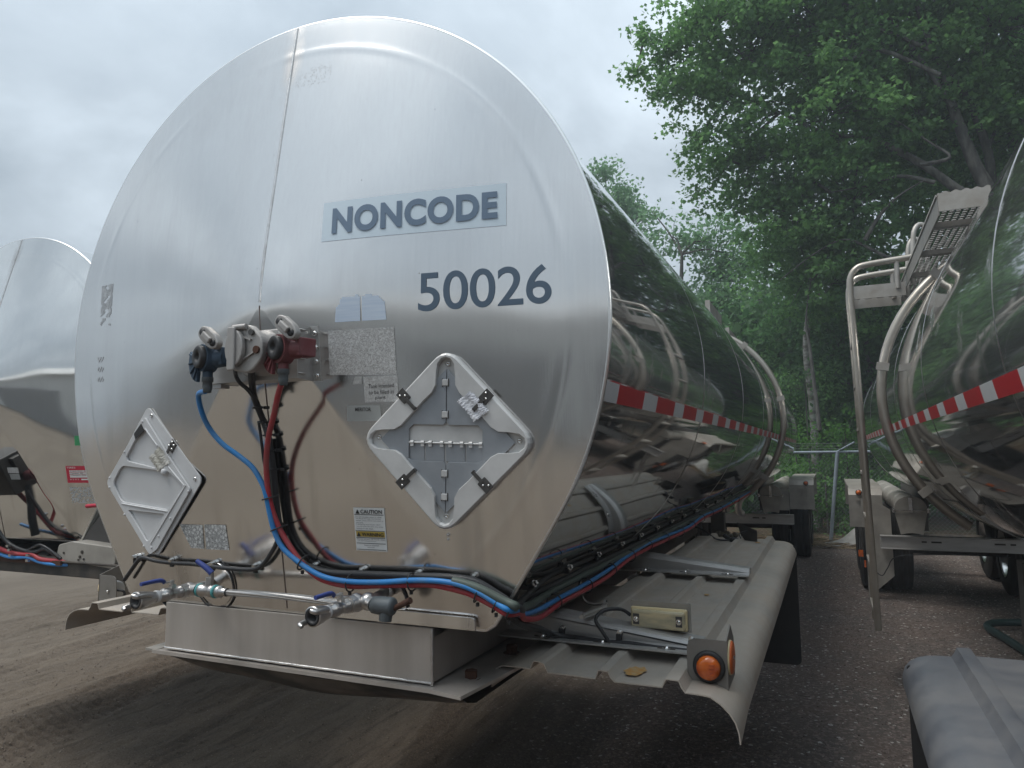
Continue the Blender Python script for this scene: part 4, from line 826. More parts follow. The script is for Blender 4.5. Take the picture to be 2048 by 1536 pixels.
MB().tube(ext(D['green'], [(.700, -.01, 1.414), (.675, .08, 1.396), (.645, .22, 1.372)]+[(.625, y, 1.368) for y in YS[2:]]), .0105, n=12, sub=5).build('cable_conduit', 'olive', main)['label'] = 'grey green conduit'
MB().tube(D['thin1'], .0055, n=8).build('cable', 'loom', main); MB().tube(D['thin2'], .004, n=8).build('cable', 'loom', main)
MB().tube(D['cableL'], .0062, n=10, sub=5).build('cable', 'loom', main)
for P in D['bolts']:
    x, z = P[0], P[2]; b = MB(); N_ = cone_n(x, z); B0 = on_face(x, z); b.cyl(B0, B0+N_*.014, .0045, n=8); hexbolt(b, B0+N_*.010, N_, .007, .010); b.cyl(B0, B0+N_*.006, .009, n=12)
    b.build('clamp_bolt', 'bolt', main)
    b = MB(); b.box(B0+N_*.010+Vector((0, 0, -.008)), (.014, .005, .022)); b.build('cable_clamp', 'rubber', main)
def tie(C, ax, r, root=main, tail=True, sq=1.):
    C = Vector(C); ax = Vector(ax).normalized(); x = ax.orthogonal().normalized(); y = ax.cross(x)
    b = MB(); b.tube([C+(x*math.cos(t)*r+y*math.sin(t)*r*sq) for t in np.linspace(0, 2*math.pi, 17)], .0022, n=6, sub=1)
    if tail: b.box(C+Vector((.0, -.004, -r-.003)), (.006, .007, .009))
    b.build('cable_tie', 'rubber', root)
def near(path, x=None, z=None):
    P = [Vector(p) for p in path]; return min(range(len(P)), key=lambda i: abs(P[i].x-(x if x is not None else P[i].x))+abs(P[i].z-(z if z is not None else P[i].z)))
for (x, z) in ((.017, 1.70), (.034, 1.59), (.109, 1.497), (.264, 1.455), (.450, 1.468), (.615, 1.455), (.668, 1.425), (.700, 1.405)):
    i = near(blue, x, z); P = Vector(blue[i]); dd = (Vector(blue[min(i+1, len(blue)-1)])-Vector(blue[max(i-1, 0)])); j = near(red, P.x, P.z); Q = Vector(red[j])
    tie((P+Q)/2+Vector((0, .01, 0)), dd, .022)
for (u, v) in ((510, 808), (525, 834)): pass
for z in (1.925, 1.885, 1.845, 1.795, 1.715):
    i = near(D['conduit'], z=z); P = Vector(D['conduit'][i]); b = MB(); tie(P, (.1, 0, -1), .0128, tail=False); b.box(P+Vector((.018, .012, 0)), (.016, .008, .008)); b.build('cable_clamp', 'rubber', main, bevel=.001)
for i, y in enumerate([.30, .60, .92, 1.24, 1.56, 1.9, 2.25, 2.6, 3.0, 3.45, 3.9, 4.4, 4.9]):
    b = MB(); xt = math.sqrt(TANK_R**2-(1.405-ZC)**2); b.box((xt+.008, y, 1.402), (.045, .016, .012)); b.cyl((xt+.012, y, 1.405), (xt+.038, y-.004, 1.417), .004, n=8); b.build('side_clamp', 'rubber', main)
    b = MB(); hexbolt(b, (xt+.034, y-.003, 1.415), (1, -.2, .5), .0068, .011); hexbolt(b, (xt+.006, y+.012, 1.424), (1, -.2, .5), .0055, .009); b.build('clamp_bolt', 'bolt', main)
    tie((sx(y+.1)+.010, y+.1, sz(y+.1)-.006), (0, 1, .02), .024, tail=False)
# cable along the front bracket to the lamps
zb = 1.238
MB().tube([(.655, .05, 1.385), (.66, .12, 1.345), (.64, .30, 1.29), (.63, .40, 1.255), (.66, .425, 1.243), (.72, .428, 1.241), (.79, .428, 1.238), (.86, .430, 1.240), (.93, .428, 1.237), (1.0, .428, 1.236), (1.05, .42, 1.235), (1.09, .34, 1.235)], [.010, .010, .008, .0065, .006], n=8, sub=4).build('lamp_cable', 'loom', main)
MB().tube([(.845, .515, 1.300), (.82, .500, 1.318), (.785, .45, 1.322), (.765, .425, 1.300), (.785, .422, 1.268), (.800, .424, 1.245), (.795, .426, 1.238)], .0055, n=8, sub=4).build('lamp_cable', 'loom', main)
for x in (.655, .83, 1.035):
    b = MB(); hexbolt(b, (x, .449, 1.262), (0, -1, 0), .0065, .014); b.build('clamp_bolt', 'bolt', main)
    b = MB(); b.box((x, .438, 1.248), (.014, .016, .028)); b.build('cable_clamp', 'rubber', main)
# marker light on the bracket
b = MB(); b.box((.934, .522, 1.303), (.176, .003, .082)); b.build('lamp_plate', 'alu', main, bevel=.001)
b = MB(); b.box((.931, .512, 1.297), (.166, .014, .062)); lf = b.build('clearance_lamp', 'lensframe', main, bevel=.005)
b = MB(); b.box((.931, .498, 1.297), (.156, .020, .052)); b.build('lens', 'lens', lf, bevel=.006)
for s in (-.062, .062):
    b = MB(); b.box((.931+s, .4875, 1.297), (.018, .0015, .030), mi=1); screw(b, (.931+s, .486, 1.297), (0, -1, 0), .0055, .004); b.build('screw', ['bolt', 'darkmetal'], lf)
# orange paint stain on the fender top near its front edge
M['orange'] = mat('orange_paint_stain', (.50, .25, .06), .7, 0, col2=(.46, .33, .17), nscale=60, namt=1)
for (x_, y_, rx, ry, sd) in ((.915, .285, .030, .050, 1), (.60, 1.35, .02, .03, 5), (.93, 1.38, .012, .02, 8), (.97, 3.18, .018, .03, 3)):
    rq_ = random.Random(sd); pol = [(x_+rx*(.65+.5*rq_.random())*math.cos(a), y_+ry*(.65+.5*rq_.random())*math.sin(a), 1.2092) for a in np.linspace(0, 2*math.pi, 18)[:-1]]
    MB().add(pol, [tuple(range(17))]).build('paint_stain', 'orange', main)
# spring latch and its lanyard
b = MB(); b.cyl((.735, .40, 1.312), (.755, .56, 1.306), .008, n=12); b.cyl((.735, .385, 1.313), (.735, .40, 1.312), .006, n=8); b.box((.752, .545, 1.300), (.012, .04, .03)); b.lathe((.752, .57, 1.315), (1, 0, 0), [(-.004, .012), (.004, .012)], n=14); b.build('release_pin', 'chrome', main)
MB().tube([(.755, .575, 1.315), (.70, .62, 1.30), (.655, .66, 1.30), (.63, .70, 1.33), (.62, .72, 1.37)], .004, n=8).build('lanyard', 'alu', main)
# dark lamp bracket lying at the far end of the fender, with its connector
b = MB(); b.add([(.835, 3.30, 1.318), (.965, 3.22, 1.278), (.965, 3.22, 1.172), (.865, 3.30, 1.205), (.835, 3.305, 1.318), (.965, 3.225, 1.278), (.965, 3.225, 1.172), (.865, 3.305, 1.205)], [(3, 2, 1, 0), (4, 5, 6, 7), (0, 1, 5, 4), (1, 2, 6, 5), (2, 3, 7, 6), (3, 0, 4, 7)]); b.build('loose_lamp_bracket', 'darkmetal', main)
b = MB(); b.sphere((.83, 3.15, 1.222), .022, 10, 6, (1.5, 1, .8)); b.cyl((.80, 3.2, 1.215), (.76, 3.25, 1.235), .014, n=10); b.build('connector_plug', 'rubber', main)
MB().tube([(.80, 3.16, 1.22), (.75, 3.12, 1.222), (.70, 3.2, 1.225), (.62, 3.3, 1.26), (.5, 3.4, 1.29)], .006, n=8).build('lamp_cable', 'loom', main)
MB().tube([(.87, 3.17, 1.23), (.86, 3.2, 1.26), (.90, 3.26, 1.27)], .003, n=6).build('lamp_cable', 'loom', main)
b = MB(); 
for i in range(9): b.sphere((.47+.022*i+.006*math.sin(i*3), 4.9+.02*math.sin(i*5), 1.045+.018*math.sin(i*2.1)), .035+.006*math.sin(i*7), 8, 6, (1, 1, .9))
o = b.build('litter_clump', 'moss'); tag(o, 'clump of matted brown litter lying behind the middle trailer fender', 'debris')
MB().box((.50, 4.9, 1.00), (.40, .5, .02)).build('valve_tray', 'darkmetal', main)
for x in (.25, .38): MB().cyl((x, 4.9, .70), (x, 4.9, 1.02), .06, n=14).build('valve_body', 'dark', main)
# walkway plates showing over the ridge
for y, x in ((5.25, .425), (6.9, .40)):
    b = MB(); b.box((x, y, 3.09), (.045, .006, .27)); b.box((x+.02, y+.4, 3.09), (.006, .8, .24)); b.build('walkway_plate', 'alu', main)

class PB(MB):   # slimmer pipework
    G = .87
    def cyl(s, a, b, r, r2=None, **k): return MB.cyl(s, a, b, r*PB.G, None if r2 is None else r2*PB.G, **k)
    def lathe(s, o, ax, prof, **k): return MB.lathe(s, o, ax, [(h, r*PB.G) for h, r in prof], **k)
    def sphere(s, c, r, *a, **k): return MB.sphere(s, c, r*PB.G, *a, **k)
# --- steam plumbing at the bottom of the face
def elbow_coupler(x, z, y0, y1):
    b = PB(); b.lathe((x, y0, z), (0, -1, 0), [(0, .017), (.004, .020), (.02, .020), (.022, .0175), (.05, .0175), (.052, .0205), (.07, .0205), (.072, .017), (.10, .017)], n=20)
    o = b.build('ball_valve', 'chrome', main)
    PB().lathe((x, y0-.086, z), (0, -1, 0), [(0, .0185), (.006, .0195), (.010, .0175)], n=18).build('thread_tape', 'tape', o)
    yc = y1
    b = PB(); b.lathe((x, yc+.055, z), (0, -1, 0), [(0, .016), (.01, .019), (.03, .024), (.05, .027), (.056, .0275), (.058, .024)], n=24)
    for a in (35, 215):
        ca_, sa = math.cos(rad(a)), math.sin(rad(a))
        R_ = Matrix.Rotation(rad(-a), 3, 'Y')
        b.tube([(x+ca_*.018, yc+.03, z+sa*.018), (x+ca_*.024, yc+.005, z+sa*.024), (x+ca_*.027, yc-.018, z+sa*.027), (x+ca_*.021-sa*.009, yc-.022, z+sa*.021+ca_*.009)], [.009, .0075, .0065, .005], n=8, sub=3)
    cc = b.build('claw_coupler', 'chrome', main, bevel=.0015)
    PB().lathe((x, yc-.002, z), (0, -1, 0), [(-.03, 0), (-.03, .013), (0, .014), (.002, .022), (-.001, .0235)], n=24).build('gasket', 'rubber', cc)
    return o
def lever(P, d, up_, L_=.082, nm='valve_lever', root=main):
    P = Vector(P); d = Vector(d).normalized(); u = Vector(up_).normalized()
    b = PB(); sd = d.cross(u).normalized(); R_ = Matrix((d, sd, u)).transposed()
    b.box(P+u*.006, (.014, .012, .012), R_); b.cyl(P+u*.012, P+u*.024, .006, n=8); b.box(P+u*.021+d*.014, (.03, .012, .003), R_)
    st_ = b.build('valve_stem', 'chrome', root)
    b = PB(); b.tube([P+u*.021+d*.026, P+u*.030+d*.04, P+u*.031+d*L_], [.0052, .0060, .0055], n=8, sub=4); b.build(nm, 'handle', st_)
elbow_coupler(-.278, 1.409, -.11, -.262)
lever((-.278, -.150, 1.421), (.0, -1, -.02), (0, 0, 1), .10)
b = PB(); b.sphere((-.275, -.095, 1.410), .024, 14, 10); b.cyl((-.275, -.095, 1.410), (-.275, -.125, 1.409), .0215, n=18); b.cyl((-.275, -.095, 1.410), (-.24, -.095, 1.411), .020, n=18); b.cyl((-.275, -.10, 1.41), (-.275, -.02, 1.41), .017, n=16); b.build('pipe_elbow', 'chrome', main)
b = PB(); b.lathe((-.236, -.095, 1.411), (1, 0, 0), [(0, .0165), (.006, .020), (.018, .020), (.020, .018), (.042, .018), (.044, .020), (.056, .020), (.058, .0165), (.068, .0165), (.070, .019), (.082, .019), (.084, .013), (.105, .013)], n=20); b.build('inline_valve', 'chrome', main)
for x in (-.238, -.178): PB().lathe((x, -.095, 1.411), (1, 0, 0), [(0, .0175), (.003, .0215), (.008, .0215), (.010, .0175)], n=18).build('thread_seal', 'teal', main)
b = PB(); b.box((-.197, -.095, 1.434), (.020, .012, .030)); b.box((-.192, -.095, 1.452), (.012, .010, .018)); sv = b.build('valve_stem', 'chrome', main, bevel=.001)
PB().tube([(-.190, -.095, 1.460), (-.205, -.100, 1.474), (-.235, -.108, 1.494)], [.0085, .008, .0065], n=8, sub=4).build('valve_lever', 'handle', sv)
b = PB(); nst = 240
b.tube([(x, -.095, 1.411+.003*math.sin((x+.13)*9)) for x in np.linspace(-.132, .262, 40)], .0078, n=12, sub=1)
for k in range(8):
    for sg in (1,):
        pts = []
        for i in range(nst+1):
            x = -.132+.394*i/nst; t = k*math.pi/4+(sg > 0)*.35+i*.006; pts.append((x, -.095+.0080*math.cos(t), 1.411+.003*math.sin((x+.13)*9)+.0080*math.sin(t)))
        b.tube(pts, .0014, n=3, sub=1, caps=False)
b.build('braided_hose', 'chrome', main)
elbow_coupler(.300, 1.413, -.12, -.258)
lever((.300, -.155, 1.425), (.0, -1, -.02), (0, 0, 1), .095)
b = PB(); b.sphere((.305, -.098, 1.415), .027, 14, 10); b.cyl((.262, -.096, 1.412), (.30, -.098, 1.415), .020, n=16); b.cyl((.305, -.098, 1.415), (.302, -.128, 1.414), .024, n=18); b.sphere((.335, -.09, 1.418), .026, 14, 10); b.cyl((.335, -.09, 1.418), (.36, -.10, 1.415), .022, n=18); b.cyl((.335, -.09, 1.418), (.352, -.02, 1.432), .016, n=16); b.build('pipe_tee', 'chrome', main)
PB().lathe((.352, -.03, 1.432), (0, -1, .1), [(0, .016), (.003, .021), (.010, .021), (.012, .016)], n=18).build('pipe_collar', 'chrome', main)
b = PB(); b.lathe((.355, -.10, 1.414), (1, 0, -.02), [(0, .018), (.004, .024), (.020, .0255), (.055, .026), (.060, .024), (.064, .018), (.066, 0)], n=24); b.cyl((.397, -.10, 1.412), (.394, -.103, 1.378), .021, .018, n=18); b.build('plug_valve', 'greycast', main)
PB().tube([(.420, -.10, 1.410), (.445, -.105, 1.422), (.470, -.108, 1.434)], [.007, .007, .008], n=8, sub=3).build('rusty_lever', 'rust', main)
# slack fuzzy twine by the end of the lower strip
# =================================================================== RIGHT TRAILER
def ladder_and_walkway(root, xo):
    # side ladder: two bent rails, step, then walkway along the tank shoulder (local x negative side)
    L0, y0, y1 = -1.125, 6.95, 7.35
    for i, y in enumerate((y0, y1)):
        pts = [(-1.075, y, .47), (-1.095, y, 1.6), (-1.115, y, 2.6), (-1.125, y, 2.98), (-1.115, y, 3.10), (-1.07, y, 3.165), (-1.0, y, 3.185), (-.80, y, 3.20), (-.66, y, 3.21)]
        MB().tube(pts, .024, n=12, sub=4).build('ladder_rail', 'hoop', root)
        b = MB(); b.tube([(-.70, y, 3.0), (-.69, y, 3.2), (-.67, y+.02, 3.40), (-.62, y+.05, 3.46), (-.585, y+.05, 3.38), (-.60, y+.05, 3.05)], .018, n=10, sub=4); b.build('grab_handle', 'alu', root)
        MB().tube([(-.80, y, 3.195), (-.80, y, 2.98)], .018, n=8, sub=1).build('step_post', 'alu', root)
    for k, z in enumerate((.62, .95, 1.28, 1.61, 1.94, 2.27, 2.6)): 
        b = MB(); b.box((-1.078-.016*(z-.47)/1.0, (y0+y1)/2, z), (.05, y1-y0, .022)); b.build('ladder_rung', 'alu', root)
    b = MB(); b.box((-.93, y0+.0, 2.975), (.36, .006, .10)); b.box((-.93, y1, 2.975), (.36, .006, .10)); b.box((-1.108, (y0+y1)/2, 2.975), (.006, y1-y0, .09))
    stp = b.build('step_frame', 'alu', root)
    for i in range(4):
        for j in range(5):
            MB().lathe((-1.07+i*.085, y0+.05+j*.075, 2.99), (0, 0, 1), [(0, .026), (.010, .020), (.012, .026)], n=12).build('grip_ring', 'alu', stp)
    wy0, wy1 = 5.25, 7.75
    b = MB(); b.box((-.735, (wy0+wy1)/2, 3.06), (.006, wy1-wy0, .11)); b.box((-.50, (wy0+wy1)/2, 3.06), (.006, wy1-wy0, .11))
    b.box((-.617, wy1, 3.075), (.23, .006, .10))
    for y in np.arange(wy0+.3, wy1, .62): b.box((-.617, y, 3.03), (.23, .05, .03))
    wk = b.build('walkway_frame', 'alud', root)
    b = MB(); pol = [(-.118, -.05), (.118, -.05)]+[(.118-.236*i/24, .052+.005*math.sin(i*1.3)) for i in range(25)]; b.prism(pol, (-.617, wy0-.004, 3.075), (1, 0, 0), (0, 0, 1), -.006); b.build('end_plate', 'alu', wk)
    b = MB(); b.box((-.739, (wy0+wy1)/2, 3.112), (.012, wy1-wy0, .012)); b.build('edge_rail', 'alu', wk)
    b = MB()
    for y in np.arange(wy0+.02, wy1, .045):
        for x in np.arange(-.715, -.51, .034): b.box((x, y, 3.075), (.020, .022, .008), Matrix.Rotation(rad(25), 3, 'X'))
    o = b.build('walkway_grating', 'alud', root); o['kind'] = 'stuff'
right = empty('tanker_trailer', (2.72, -2.62, 0), 'steel tanker trailer at the right edge with side ladder, walkway and paired hoops', 'tanker trailer', GROUP)
right.rotation_euler = (0, 0, -.004)
common(right, 'head_mirror', 1., headres=(96, 30), fmat='fender_blue', lf=(-.022, -.002))
ladder_and_walkway(right, 0)
# left rear side light with its cable, under the ladder
b = MB(); b.cyl((-.985, 10.46, .52), (-.985, 10.52, .52), .035, n=16); b.box((-1.07, 10.46, .57), (.05, .03, .075), mi=1); b.box((-1.03, 10.46, .45), (.02, .02, .08), mi=1); b.build('side_lamp', ['rubber', 'amber'], right)
MB().tube([(-.97, 10.5, .50), (-.93, 10.45, .38), (-.86, 10.42, .33), (-.80, 10.42, .42), (-.70, 10.36, .56), (-.3, 10.36, .60), (.4, 10.36, .61)], .006, n=6).build('lamp_cable', 'loom', right)
for s in (1, -1): MB().box((0, 3.0, 1.2), (.9, .1, .15)).build('front_beam', 'darkmetal', right) if s > 0 else None
# =================================================================== LEFT TRAILER
LX, LY = -2.876, .955
left = empty('tanker_trailer', (LX, LY, 0), 'mirror polished tanker trailer at the left edge with red tag and rust brown coupler beam', 'tanker trailer', GROUP)
common(left, 'head_mirror', 1.5, headres=(240, 80), sides=(-1,))
K = 1.5
def lp(x, z, off=.0): return (x-LX, cone_y(x-LX, z, K)-off, z)
def lq(*pts): return [(x-LX, z) for x, z in pts]
# coordinates below were measured on the plane of the face
def fix(x, z):   # bring a point of the plane y=face onto the cone along the line of sight
    return x, z
rq = lq((-2.30, 1.751), (-2.12, 1.750), (-2.113, 1.662), (-2.292, 1.662))
rl = decal('red_tag', rq, 'redlab', left, .0015, 8, 4, k=K); lab(rl, 'red and white printed tag')
for v in (.26, .38, .50, .60): decal('tag_field', sub(rq, .12, v, .92, v+.085), 'white', rl, .003, 3, 1, k=K)
letter_decal('TIRES', sub(rq, .05, .05, .35, .15), 'white', rl, .003, k=K); decal('tag_field', sub(rq, .5, .76, .85, .84), 'white', rl, .003, 2, 1, k=K)
letter_decal('# 5 0 2', sub(rq, .1, .75, .42, .84), 'white', rl, .003, k=K); letter_decal('Inspection  Date', sub(rq, .16, .27, .85, .34), 'ink', rl, .004, k=K); letter_decal('Checked  OK', sub(rq, .16, .39, .6, .46), 'ink', rl, .004, k=K); letter_decal('Meters Ok', sub(rq, .16, .51, .7, .58), 'ink', rl, .004, k=K)
decal('green_tag', lq((-2.232, 1.91), (-2.165, 1.91), (-2.165, 1.858), (-2.232, 1.858)), 'greenlab', left, .0015, 3, 2, k=K)
decal('crazed_label', lq((-2.73, 1.746), (-2.635, 1.745), (-2.635, 1.715), (-2.73, 1.716)), 'crack', left, .0015, 4, 2, k=K)
decal('grey_label', lq((-2.722, 1.712), (-2.635, 1.712), (-2.632, 1.680), (-2.715, 1.680)), 'greyfilm', left, .0015, 4, 2, k=K)
decal('sticker_residue', lq((-2.285, 1.64), (-2.115, 1.64), (-2.10, 1.555), (-2.275, 1.555)), 'ghost', left, .0008, 30, 16, shape=lambda u, v: rr.random() > .45, k=K)
X = lambda x: x-LX
b = MB(); b.box((X(-2.93), -.20, 1.665), (.20, .16, .225)); b.box((X(-2.815), -.20, 1.71), (.045, .06, .10)); jb = b.build('junction_box', 'darkmetal', left, bevel=.004)
for z in (1.765, 1.72, 1.675, 1.63):
    b = MB(); screw(b, (X(-2.875), -.28, z-.025), (0, -1, 0), .006, .005); b.build('screw', 'bolt', jb)
b = MB(); b.T = Matrix.Translation((X(-2.77), -.22, 1.635)); b.cyl((-.03, .02, 0), (.02, 0, 0), .03, n=16); b.prism([(0, -.04), (.05, -.03), (.055, .01), (.02, .045), (-.03, .03)], (0, -.01, 0), (1, 0, 0), (0, 0, 1), .03); b.cyl((.02, -.02, -.03), (.02, -.02, -.06), .012, n=10); b.build('gladhand', 'redglad', left, bevel=.004)
zr = lambda pts: [(X(a), y, z) for a, y, z in pts]
MB().tube(zr([(-2.755, -.24, 1.58), (-2.745, -.23, 1.51), (-2.685, -.22, 1.45), (-2.70, -.18, 1.38), (-2.70, -.14, 1.34)]), .010, n=10).build('air_hose', 'red', left)
MB().tube(zr([(-2.98, -.20, 1.56), (-2.90, -.18, 1.50), (-2.80, -.17, 1.41), (-2.72, -.15, 1.335), (-2.64, -.13, 1.300), (-2.53, -.12, 1.288), (-2.44, -.12, 1.292), (-2.37, -.12, 1.270), (-2.26, -.10, 1.264), (-2.15, -.06, 1.262), (-2.0, .1, 1.25)]), .012, n=10).build('air_hose', 'red', left)
MB().tube(zr([(-3.0, -.16, 1.33), (-2.87, -.15, 1.305), (-2.72, -.14, 1.290), (-2.60, -.13, 1.270), (-2.48, -.12, 1.274), (-2.38, -.12, 1.255), (-2.26, -.11, 1.246), (-2.18, -.08, 1.244)]), .009, n=10).build('air_hose', 'blue', left)
MB().tube(zr([(-2.84, -.20, 1.57), (-2.82, -.17, 1.48), (-2.80, -.13, 1.40), (-2.79, -.10, 1.30)]), .022, n=10).build('cable_conduit', 'loom', left)
MB().tube(zr([(-2.79, -.16, 1.56), (-2.74, -.15, 1.46), (-2.66, -.13, 1.36), (-2.55, -.12, 1.315), (-2.42, -.12, 1.305), (-2.35, -.12, 1.325), (-2.28, -.11, 1.30), (-2.24, -.10, 1.275)]), .010, n=8).build('cable_conduit', 'loom', left)
MB().tube(zr([(-2.62, -.12, 1.33), (-2.50, -.12, 1.31), (-2.40, -.13, 1.338), (-2.36, -.13, 1.345), (-2.30, -.12, 1.32), (-2.25, -.11, 1.285)]), .006, n=8).build('cable_conduit', 'loom', left)
for x, z in ((-2.60, 1.333), (-2.585, 1.312), (-2.575, 1.285), (-2.43, 1.292), (-2.43, 1.265), (-2.70, 1.41)):
    b = MB(); b.box((X(x), -.15, z), (.02, .012, .012)); b.build('hose_clip', 'bolt', left)
b = MB(); b.box((X(-2.45), .28, 1.225), (1.9, .75, .075)); b.box((X(-2.45), -.10, 1.262), (1.9, .02, .010)); b.build('coupler_beam', 'dark', left, bevel=.006)
MB().box((X(-2.62), -.112, 1.255), (.80, .012, .022)).build('beam_edge', 'rust', left)
b = MB(); b.prism([(0, 0), (.36, .02), (.255, .26)], (X(-2.235), -.02, 1.325), (1, 0, 0), (0, 0, 1), -.01); b.build('gusset_plate', 'darkmetal', left)
b = MB(); pol = roundpoly([(-.02, 0), (.42, -.03), (.44, .075), (.10, .095), (.0, .075)], .012); b.prism(pol, (X(-2.265), -.10, 1.272), (1, 0, 0), (0, 0, 1), -.38); b.build('step_guard', 'alum', left, bevel=.004)
for dx, dz, r in ((.045, .035, .006), (.17, .02, .008), (.185, .045, .009), (.20, .01, .006), (.16, .005, .006)):
    b = MB(); b.cyl((X(-2.265)+dx, -.101, 1.272+dz), (X(-2.265)+dx, -.104, 1.272+dz), r, n=7); b.build('scuff_hole', 'dark', left)
MB().tube(zr([(-2.09, -.08, 1.545), (-2.0, -.08, 1.552), (-1.9, -.08, 1.56)]), .010, n=8, sub=1).build('red_lever', 'redlab', left)

# =================================================================== GROUND
GX0, GX1, GY0, GY1 = -8.5, 5.5, -1.5, 13.
nx, ny = 640, 640; gx = np.linspace(GX0, GX1, nx); gy = np.linspace(GY0, GY1, ny); X_, Y_ = np.meshgrid(gx, gy)
def vnoise(sx_, sy_):   # value noise on the grid, feature sizes in metres
    kx, ky = int((GX1-GX0)/sx_)+2, int((GY1-GY0)/sy_)+2; a = RS.randn(ky+1, kx+1); xi = (gx-GX0)/sx_; yi = (gy-GY0)/sy_; x0i = xi.astype(int); y0i = yi.astype(int)
    fx = (xi-x0i)[None, :]; fy = (yi-y0i)[:, None]; fx = fx*fx*(3-2*fx); fy = fy*fy*(3-2*fy)
    return (a[y0i][:, x0i]*(1-fx)+a[y0i][:, x0i+1]*fx)*(1-fy)+(a[y0i+1][:, x0i]*(1-fx)+a[y0i+1][:, x0i+1]*fx)*fy
u_ = X_+.18*Y_+.22*np.sin(Y_*.35)+.03*vnoise(.9, 1.6); nl = 1/(1+np.exp((X_-.2)*2.5))
Zg = nl*(.012*vnoise(.35, 1.6)+.007*vnoise(.12, .7)+.004*vnoise(.06, .10)+.010*np.sin(X_*1.3+Y_*.7))+.005*vnoise(.5, .6)+.002*vnoise(.05, .05)
wear = np.zeros_like(Zg); patch = np.clip(vnoise(1.1, 2.0)*.8+.55, 0, 1)*nl
for c_, w_, ph in ((-5.9, .13, 0), (-5.55, .13, 1), (-4.35, .12, 2), (-3.2, .13, .5), (-2.88, .13, 1.5), (-1.9, .12, 0), (-1.1, .12, 1), (-.3, .12, 2.)):
    d_ = u_-c_-.05*np.sin(Y_*.8+ph); m_ = 1/(1+np.exp((np.abs(d_)-w_)*70)); lug = np.sign(np.sin(Y_*2*np.pi/.075+np.sign(d_)*d_*22+ph))*(np.abs(np.abs(d_)-.03) > .012)
    Zg -= m_*patch*(.010+.0085*lug); Zg += nl*patch*.006*np.exp(-((np.abs(d_)-w_-.03)/.025)**2); wear = np.maximum(wear, m_*patch*(.6+.4*(lug > 0)))
edge = np.minimum(np.minimum(X_-GX0, GX1-X_), np.minimum(Y_-GY0, GY1-Y_)); Zg = Zg*np.clip(edge/1.0, 0, 1)
vs = np.stack([X_, Y_, Zg+GZ], -1).reshape(-1, 3)
idx = np.arange(nx*ny).reshape(ny, nx); F4 = np.stack([idx[:-1, :-1], idx[:-1, 1:], idx[1:, 1:], idx[1:, :-1]], -1).reshape(-1, 4)
B_ = 250.
ring = [(-B_, -B_), (GX0, -B_), (GX1, -B_), (B_, -B_), (-B_, GY0), (B_, GY0), (-B_, GY1), (B_, GY1), (-B_, B_), (GX0, B_), (GX1, B_), (B_, B_)]
V = vs.tolist(); o_ = len(V); V += [(x, y, GZ) for x, y in ring]
c00, c10, c01, c11 = idx[0, 0], idx[0, -1], idx[-1, 0], idx[-1, -1]
Fx = F4.tolist()
Fx += [[o_+0, o_+1, int(c00), o_+4], [o_+2, o_+3, o_+5, int(c10)], [o_+6, int(c01), o_+9, o_+8], [int(c11), o_+7, o_+11, o_+10]]
Fx += [[o_+1, o_+2]+[int(i) for i in idx[0, ::-1]], [o_+10, o_+9]+[int(i) for i in idx[-1, :]], [o_+4]+[int(i) for i in idx[:, 0]]+[o_+6], [int(i) for i in idx[::-1, -1]]+[o_+5, o_+7][0:2]]
gme = bpy.data.meshes.new('ground'); gme.from_pydata(V, [], Fx); gme.update()
wa = gme.attributes.new('wear', 'FLOAT', 'POINT'); wa.data.foreach_set('value', np.concatenate([wear.ravel(), np.zeros(12)]).astype(np.float32))
for p_ in gme.polygons: p_.use_smooth = True
ground = bpy.data.objects.new('ground', gme); COL.objects.link(ground); ground['kind'] = 'structure'
